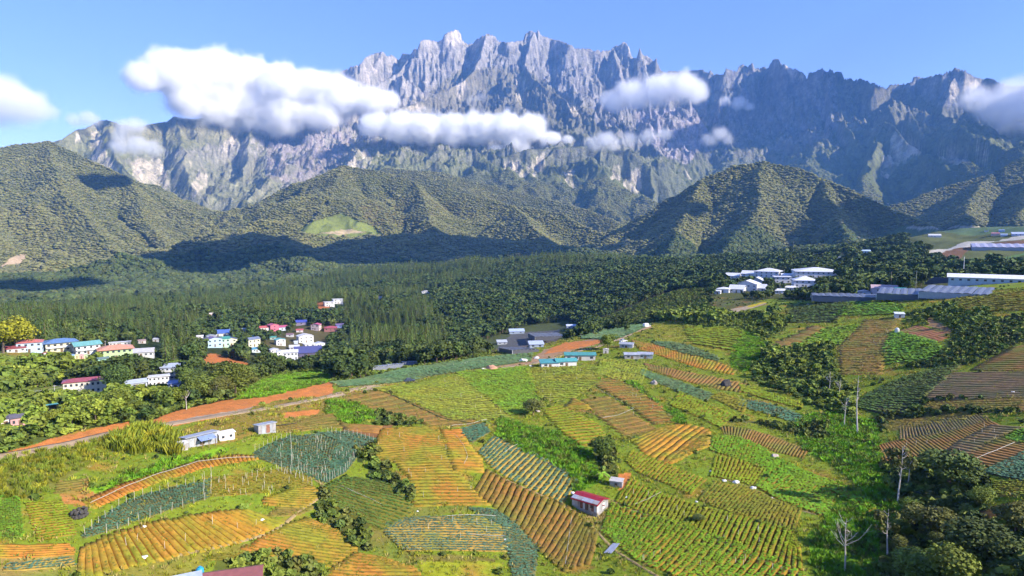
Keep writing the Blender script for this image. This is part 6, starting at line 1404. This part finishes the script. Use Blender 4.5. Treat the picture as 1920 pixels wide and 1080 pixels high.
for q in along([(520, 882), (560, 895), (585, 912)], 9): stake(*q, 'leaning white stake at the upper right edge of the olive plot', 'leaning stakes of the olive plot', 1.3, .15)
for k_, (pl, lb) in enumerate((([(720, 810), (815, 805), (900, 935), (790, 935)], 'lone pale stake in the large rounded brown field'), ([(725, 735), (860, 710), (945, 780), (850, 782)], 'lone pale stake in the pale meadow'), ([(1000, 700), (1125, 695), (1080, 740), (1015, 745)], 'lone pale stake in the yellow green field below the teal roofs'),
     ([(1190, 915), (1480, 1000), (1490, 1060), (1180, 945)], 'lone pale stake in the long yellow green field'), ([(1180, 965), (1480, 1078), (1200, 1060)], 'lone pale stake in the bright green striped field'), ([(1640, 605), (1680, 610), (1650, 695), (1580, 690)], 'lone pale stake in the brown and olive far field'), ([(1670, 835), (1850, 800), (1900, 830), (1800, 860)], 'lone pale stake in the rust and brown rows'), ([(740, 980), (930, 975), (930, 1025), (770, 1025)], 'lone pale stake in the wide blue green field'), ([(180, 1025), (450, 965), (510, 985), (300, 1040)], 'lone pale stake among the wavy bare ridges'), ([(1110, 720), (1180, 715), (1260, 790), (1200, 800)], 'lone pale stake in the plot with broken crop lines'), ([(880, 680), (960, 672), (780, 700)], 'lone pale stake in the field along the dirt road'))):
    for q in inside(pl, (12, 10, 9, 12, 10, 9, 10, 6, 8, 9, 8)[k_], 20 + k_): stake(*q, lb, lb.replace('lone pale stake', 'scattered pale stakes'), .9)

# ------------------------------------------------------------------ clouds: volumes with soft edges
def cloud(name, label, puffs, dens, voxel, noise=.66, soft=.62, nscale=None):
    """puffs: px, py, distance, radius in photo pixels, flattening"""
    pts = []; rad = []
    for px, py, d, rp in puffs:
        p = P3(px, py, d); pts.append(p); rad.append(rp / FPX * d)
    pts = np.array(pts); rad = np.array(rad); c = pts.mean(0); loc = pts - c
    me = bpy.data.meshes.new(name); me.vertices.add(len(pts)); me.vertices.foreach_set('co', loc.astype(np.float32).ravel())
    a = me.attributes.new('rad', 'FLOAT', 'POINT'); a.data.foreach_set('value', rad.astype(np.float32))
    o = link(name, me, None, None, tuple(c)); tag(o, label, 'cloud')
    m = bpy.data.materials.new('cloud_vapour'); m.use_nodes = True; n = m.node_tree.nodes; l = m.node_tree.links; n.remove(n['Principled BSDF'])
    pv = n.new('ShaderNodeVolumePrincipled'); pv.inputs['Color'].default_value = (.995, .995, .995, 1); pv.inputs['Density'].default_value = dens; pv.inputs['Anisotropy'].default_value = .0
    l.new(pv.outputs[0], n['Material Output'].inputs['Volume'])
    ng = bpy.data.node_groups.new(name, 'GeometryNodeTree')
    ng.interface.new_socket('Geometry', in_out='INPUT', socket_type='NodeSocketGeometry'); ng.interface.new_socket('Geometry', in_out='OUTPUT', socket_type='NodeSocketGeometry')
    N = ng.nodes; L = ng.links; gi = N.new('NodeGroupInput'); go = N.new('NodeGroupOutput')
    pos = N.new('GeometryNodeInputPosition')
    mg = rad.max() * 1.25
    lo = loc.min(0) - mg; hi = loc.max(0) + mg; lo[2] = loc[:, 2].min() - mg * .7; hi[2] = loc[:, 2].max() + mg * .8
    vc = N.new('GeometryNodeVolumeCube'); vc.inputs['Min'].default_value = tuple(lo); vc.inputs['Max'].default_value = tuple(hi)
    for ax, q in zip('XYZ', (hi - lo) / voxel): vc.inputs['Resolution ' + ax].default_value = int(np.clip(q, 8, 260))
    def math_(op, a, b=None, c3=None):
        x = N.new('ShaderNodeMath'); x.operation = op
        for k, v in enumerate((a, b, c3)):
            if v is None: continue
            if isinstance(v, (int, float)): x.inputs[k].default_value = v
            else: L.new(v, x.inputs[k])
        return x.outputs[0]
    # squeeze the metric so that every puff is a flattened ball
    best = None
    for (q, r) in zip(loc, rad):
        s = N.new('ShaderNodeVectorMath'); s.operation = 'SUBTRACT'; L.new(pos.outputs[0], s.inputs[0]); s.inputs[1].default_value = tuple(q)
        u = N.new('ShaderNodeVectorMath'); u.operation = 'MULTIPLY'; L.new(s.outputs[0], u.inputs[0]); u.inputs[1].default_value = (1, 1, 1.25)
        le = N.new('ShaderNodeVectorMath'); le.operation = 'LENGTH'; L.new(u.outputs[0], le.inputs[0])
        v = math_('MULTIPLY_ADD', le.outputs['Value'], -1.0 / float(r), 1.0)
        best = v if best is None else math_('SMOOTH_MAX', best, v, .25)
    no = N.new('ShaderNodeTexNoise'); no.inputs['Scale'].default_value = nscale or 1.0 / (rad.mean() * .7); no.inputs['Detail'].default_value = 7; no.inputs['Roughness'].default_value = .66
    L.new(pos.outputs[0], no.inputs['Vector'])
    nn = math_('MULTIPLY', math_('SUBTRACT', no.outputs['Fac'], .5), noise * 2.2)
    f = math_('ADD', best, nn)
    mr = N.new('ShaderNodeMapRange'); mr.interpolation_type = 'SMOOTHSTEP'; mr.inputs['From Min'].default_value = .02; mr.inputs['From Max'].default_value = soft; L.new(f, mr.inputs['Value'])
    L.new(mr.outputs[0], vc.inputs['Density'])
    sm = N.new('GeometryNodeSetMaterial'); sm.inputs['Material'].default_value = m; L.new(vc.outputs[0], sm.inputs[0]); L.new(sm.outputs[0], go.inputs[0])
    md = o.modifiers.new('vapour', 'NODES'); md.node_group = ng; me.materials.append(m)
    return o
cloud('cloud', 'biggest white cloud, flat based, over the left ridge of the mountain',
      [(265,142,6480,36),(310,135,6610,48),(355,145,6741,60),(410,142,6900,62),(470,155,7074,60),(530,160,6900,58),(590,170,6900,55),(640,182,6900,52),(690,190,6900,46),(725,192,6900,30),(460,200,7045,60),(530,215,6900,55),(600,215,6900,50),(400,195,6871,50),(345,185,6712,42)], .028, 16)
cloud('cloud', 'long low cloud crossing the middle of the granite face',
      [(705,235,5850,34),(750,240,5850,42),(800,240,5850,46),(850,245,5850,46),(900,240,5850,46),(950,238,5850,44),(995,240,5850,38),(970,270,5850,32),(1030,262,5850,26),(930,285,5850,24),(1065,262,5850,14)], .030, 12)
cloud('cloud', 'small round puff right of the long low cloud', [(1115,268,5300,22),(1135,262,5300,26),(1150,272,5300,18)], .011, 14)
cloud('cloud', 'thin veil of cloud right of the small round puff', [(1180,262,5600,22),(1215,256,5600,22),(1245,252,5600,18)], .007, 16)
cloud('cloud', 'soft cloud hugging the cliffs above the dark gorge', [(1150,190,6600,32),(1190,178,6600,42),(1235,168,6600,44),(1280,162,6600,40),(1305,175,6600,28)], .014, 20)
cloud('cloud', 'white cloud at the left border of the sky', [(-30,180,6500,60),(15,190,6500,48),(50,200,6500,40),(80,208,6500,26),(-90,190,6500,60)], .010, 26)
cloud('cloud', 'tiny faint cloud left of the left peak', [(140,225,6500,17),(165,222,6500,20),(178,228,6500,14)], .008, 14)
cloud('cloud', 'thin cloud lying on the slope of the left peak', [(225,275,5600,22),(255,272,5600,26),(285,278,5600,22)], .010, 14)
cloud('cloud', 'wispy cloud rising beside the left peak', [(235,238,6100,22),(255,235,6100,22),(225,252,6100,18)], .009, 14)
cloud('cloud', 'mist drifting against the right end of the mountain', [(1830,185,6000,34),(1870,200,5900,40),(1910,205,5900,48),(1960,200,5900,60),(1900,170,6000,34)], .007, 24)
cloud('cloud', 'small wisp in front of the dark gorge wall', [(1360,190,6400,14),(1385,193,6400,18),(1405,200,6400,12)], .012, 12)
cloud('cloud', 'faint wisp low in the dark gorge', [(1330,262,6200,18),(1350,250,6200,20),(1365,262,6200,14)], .008, 14)
cloud('cloud', 'faint wisp above the long low cloud', [(885,188,5900,18),(900,183,5900,16)], .002, 16)

# ------------------------------------------------------------------ clouds out of view whose shadows lie on the forest (inferred from that shade; the gorge one is added to darken it)
def shade_cloud(gx, gy, gz, rx, ry, base, seed):
    """a cloud over the point from which its shadow falls on map point gx, gy"""
    k = (base - gz) / sdir.z; cx, cy_ = gx + sdir.x * k, gy + sdir.y * k
    rng = random.Random(seed); b = MB()
    import bmesh
    bm = bmesh.new()
    for i in range(16):
        a = rng.uniform(0, 2 * PI); q = math.sqrt(rng.random()) * .72; r = rng.uniform(.25, .5)
        m_ = bmesh.ops.create_icosphere(bm, subdivisions=3, radius=1.0)
        for v in m_['verts']:
            n_ = 1 + .14 * math.sin(v.co.x * 5 + i) * math.cos(v.co.y * 4 + i) + .05 * math.sin(v.co.z * 11 + i * 2)
            v.co = Vector((math.cos(a) * q * rx + v.co.x * n_ * rx * r, math.sin(a) * q * ry + v.co.y * n_ * ry * r, max(v.co.z * n_, -.35) * min(rx, ry) * r * .55))
    me = bpy.data.meshes.new('cloud'); bm.to_mesh(me); bm.free(); me.polygons.foreach_set('use_smooth', [True] * len(me.polygons))
    return me, (cx, cy_, base)

M_CL = mat('cloud_white', (.85, .85, .85), 1.0, .03, .01)
for k_, (px_, py_, d_, rx_, ry_, base_) in enumerate(((470, 480, 2300, 360, 260, 1500), (760, 460, 2450, 330, 330, 1500), (980, 455, 2400, 330, 260, 1500), (600, 480, 2350, 200, 260, 1500), (1640, 420, 2600, 260, 330, 1500), (1440, 210, 7000, 620, 700, 3500), (1720, 320, 5600, 260, 330, 2900), (190, 345, 3650, 130, 110, 1700), (40, 560, 1900, 150, 160, 1500), (1200, 450, 2600, 90, 120, 1500))):
    p = P3(px_, py_, d_); me_, loc_ = shade_cloud(p[0], p[1], p[2], rx_, ry_, base_, k_)
    o = link('cloud', me_, M_CL, None, loc_); tag(o, 'cumulus cloud out of view, shading ' + ('the dark wooded knoll', 'the forest below the central hill', 'the forest right of the central hill', 'the gap beside the dark knoll', 'the right flank of the right hill', 'the dark gorge, added to deepen its shade', 'the foot of the right massif', 'a patch of the left hill', 'the low knoll at the left', 'the foot of the right hill')[k_], 'cloud', 'cumulus clouds out of view')
    HIGH = max(HIGH, base_ + 450)

# ------------------------------------------------------------------ the air between the camera and the mountain
lo = min(GG.Z.min(), HG.Z.min(), MG.Z.min()) - 3; hi = max(MG.Z.max() + 30, CAMZ + 3, HIGH)
b = MB().box(-10200, -10200, lo, 10200, 10200, hi)
o = b.build('haze', None); hm = bpy.data.materials.new('haze'); hm.use_nodes = True; n = hm.node_tree.nodes; n.remove(n['Principled BSDF'])
pv = n.new('ShaderNodeVolumePrincipled'); pv.inputs['Color'].default_value = (.17, .44, 1.0, 1); pv.inputs['Density'].default_value = HAZE; pv.inputs['Anisotropy'].default_value = .0
hm.node_tree.links.new(pv.outputs[0], n['Material Output'].inputs['Volume']); o.data.materials.append(hm)
stuff(o, 'pale blue air between the camera and the mountain')
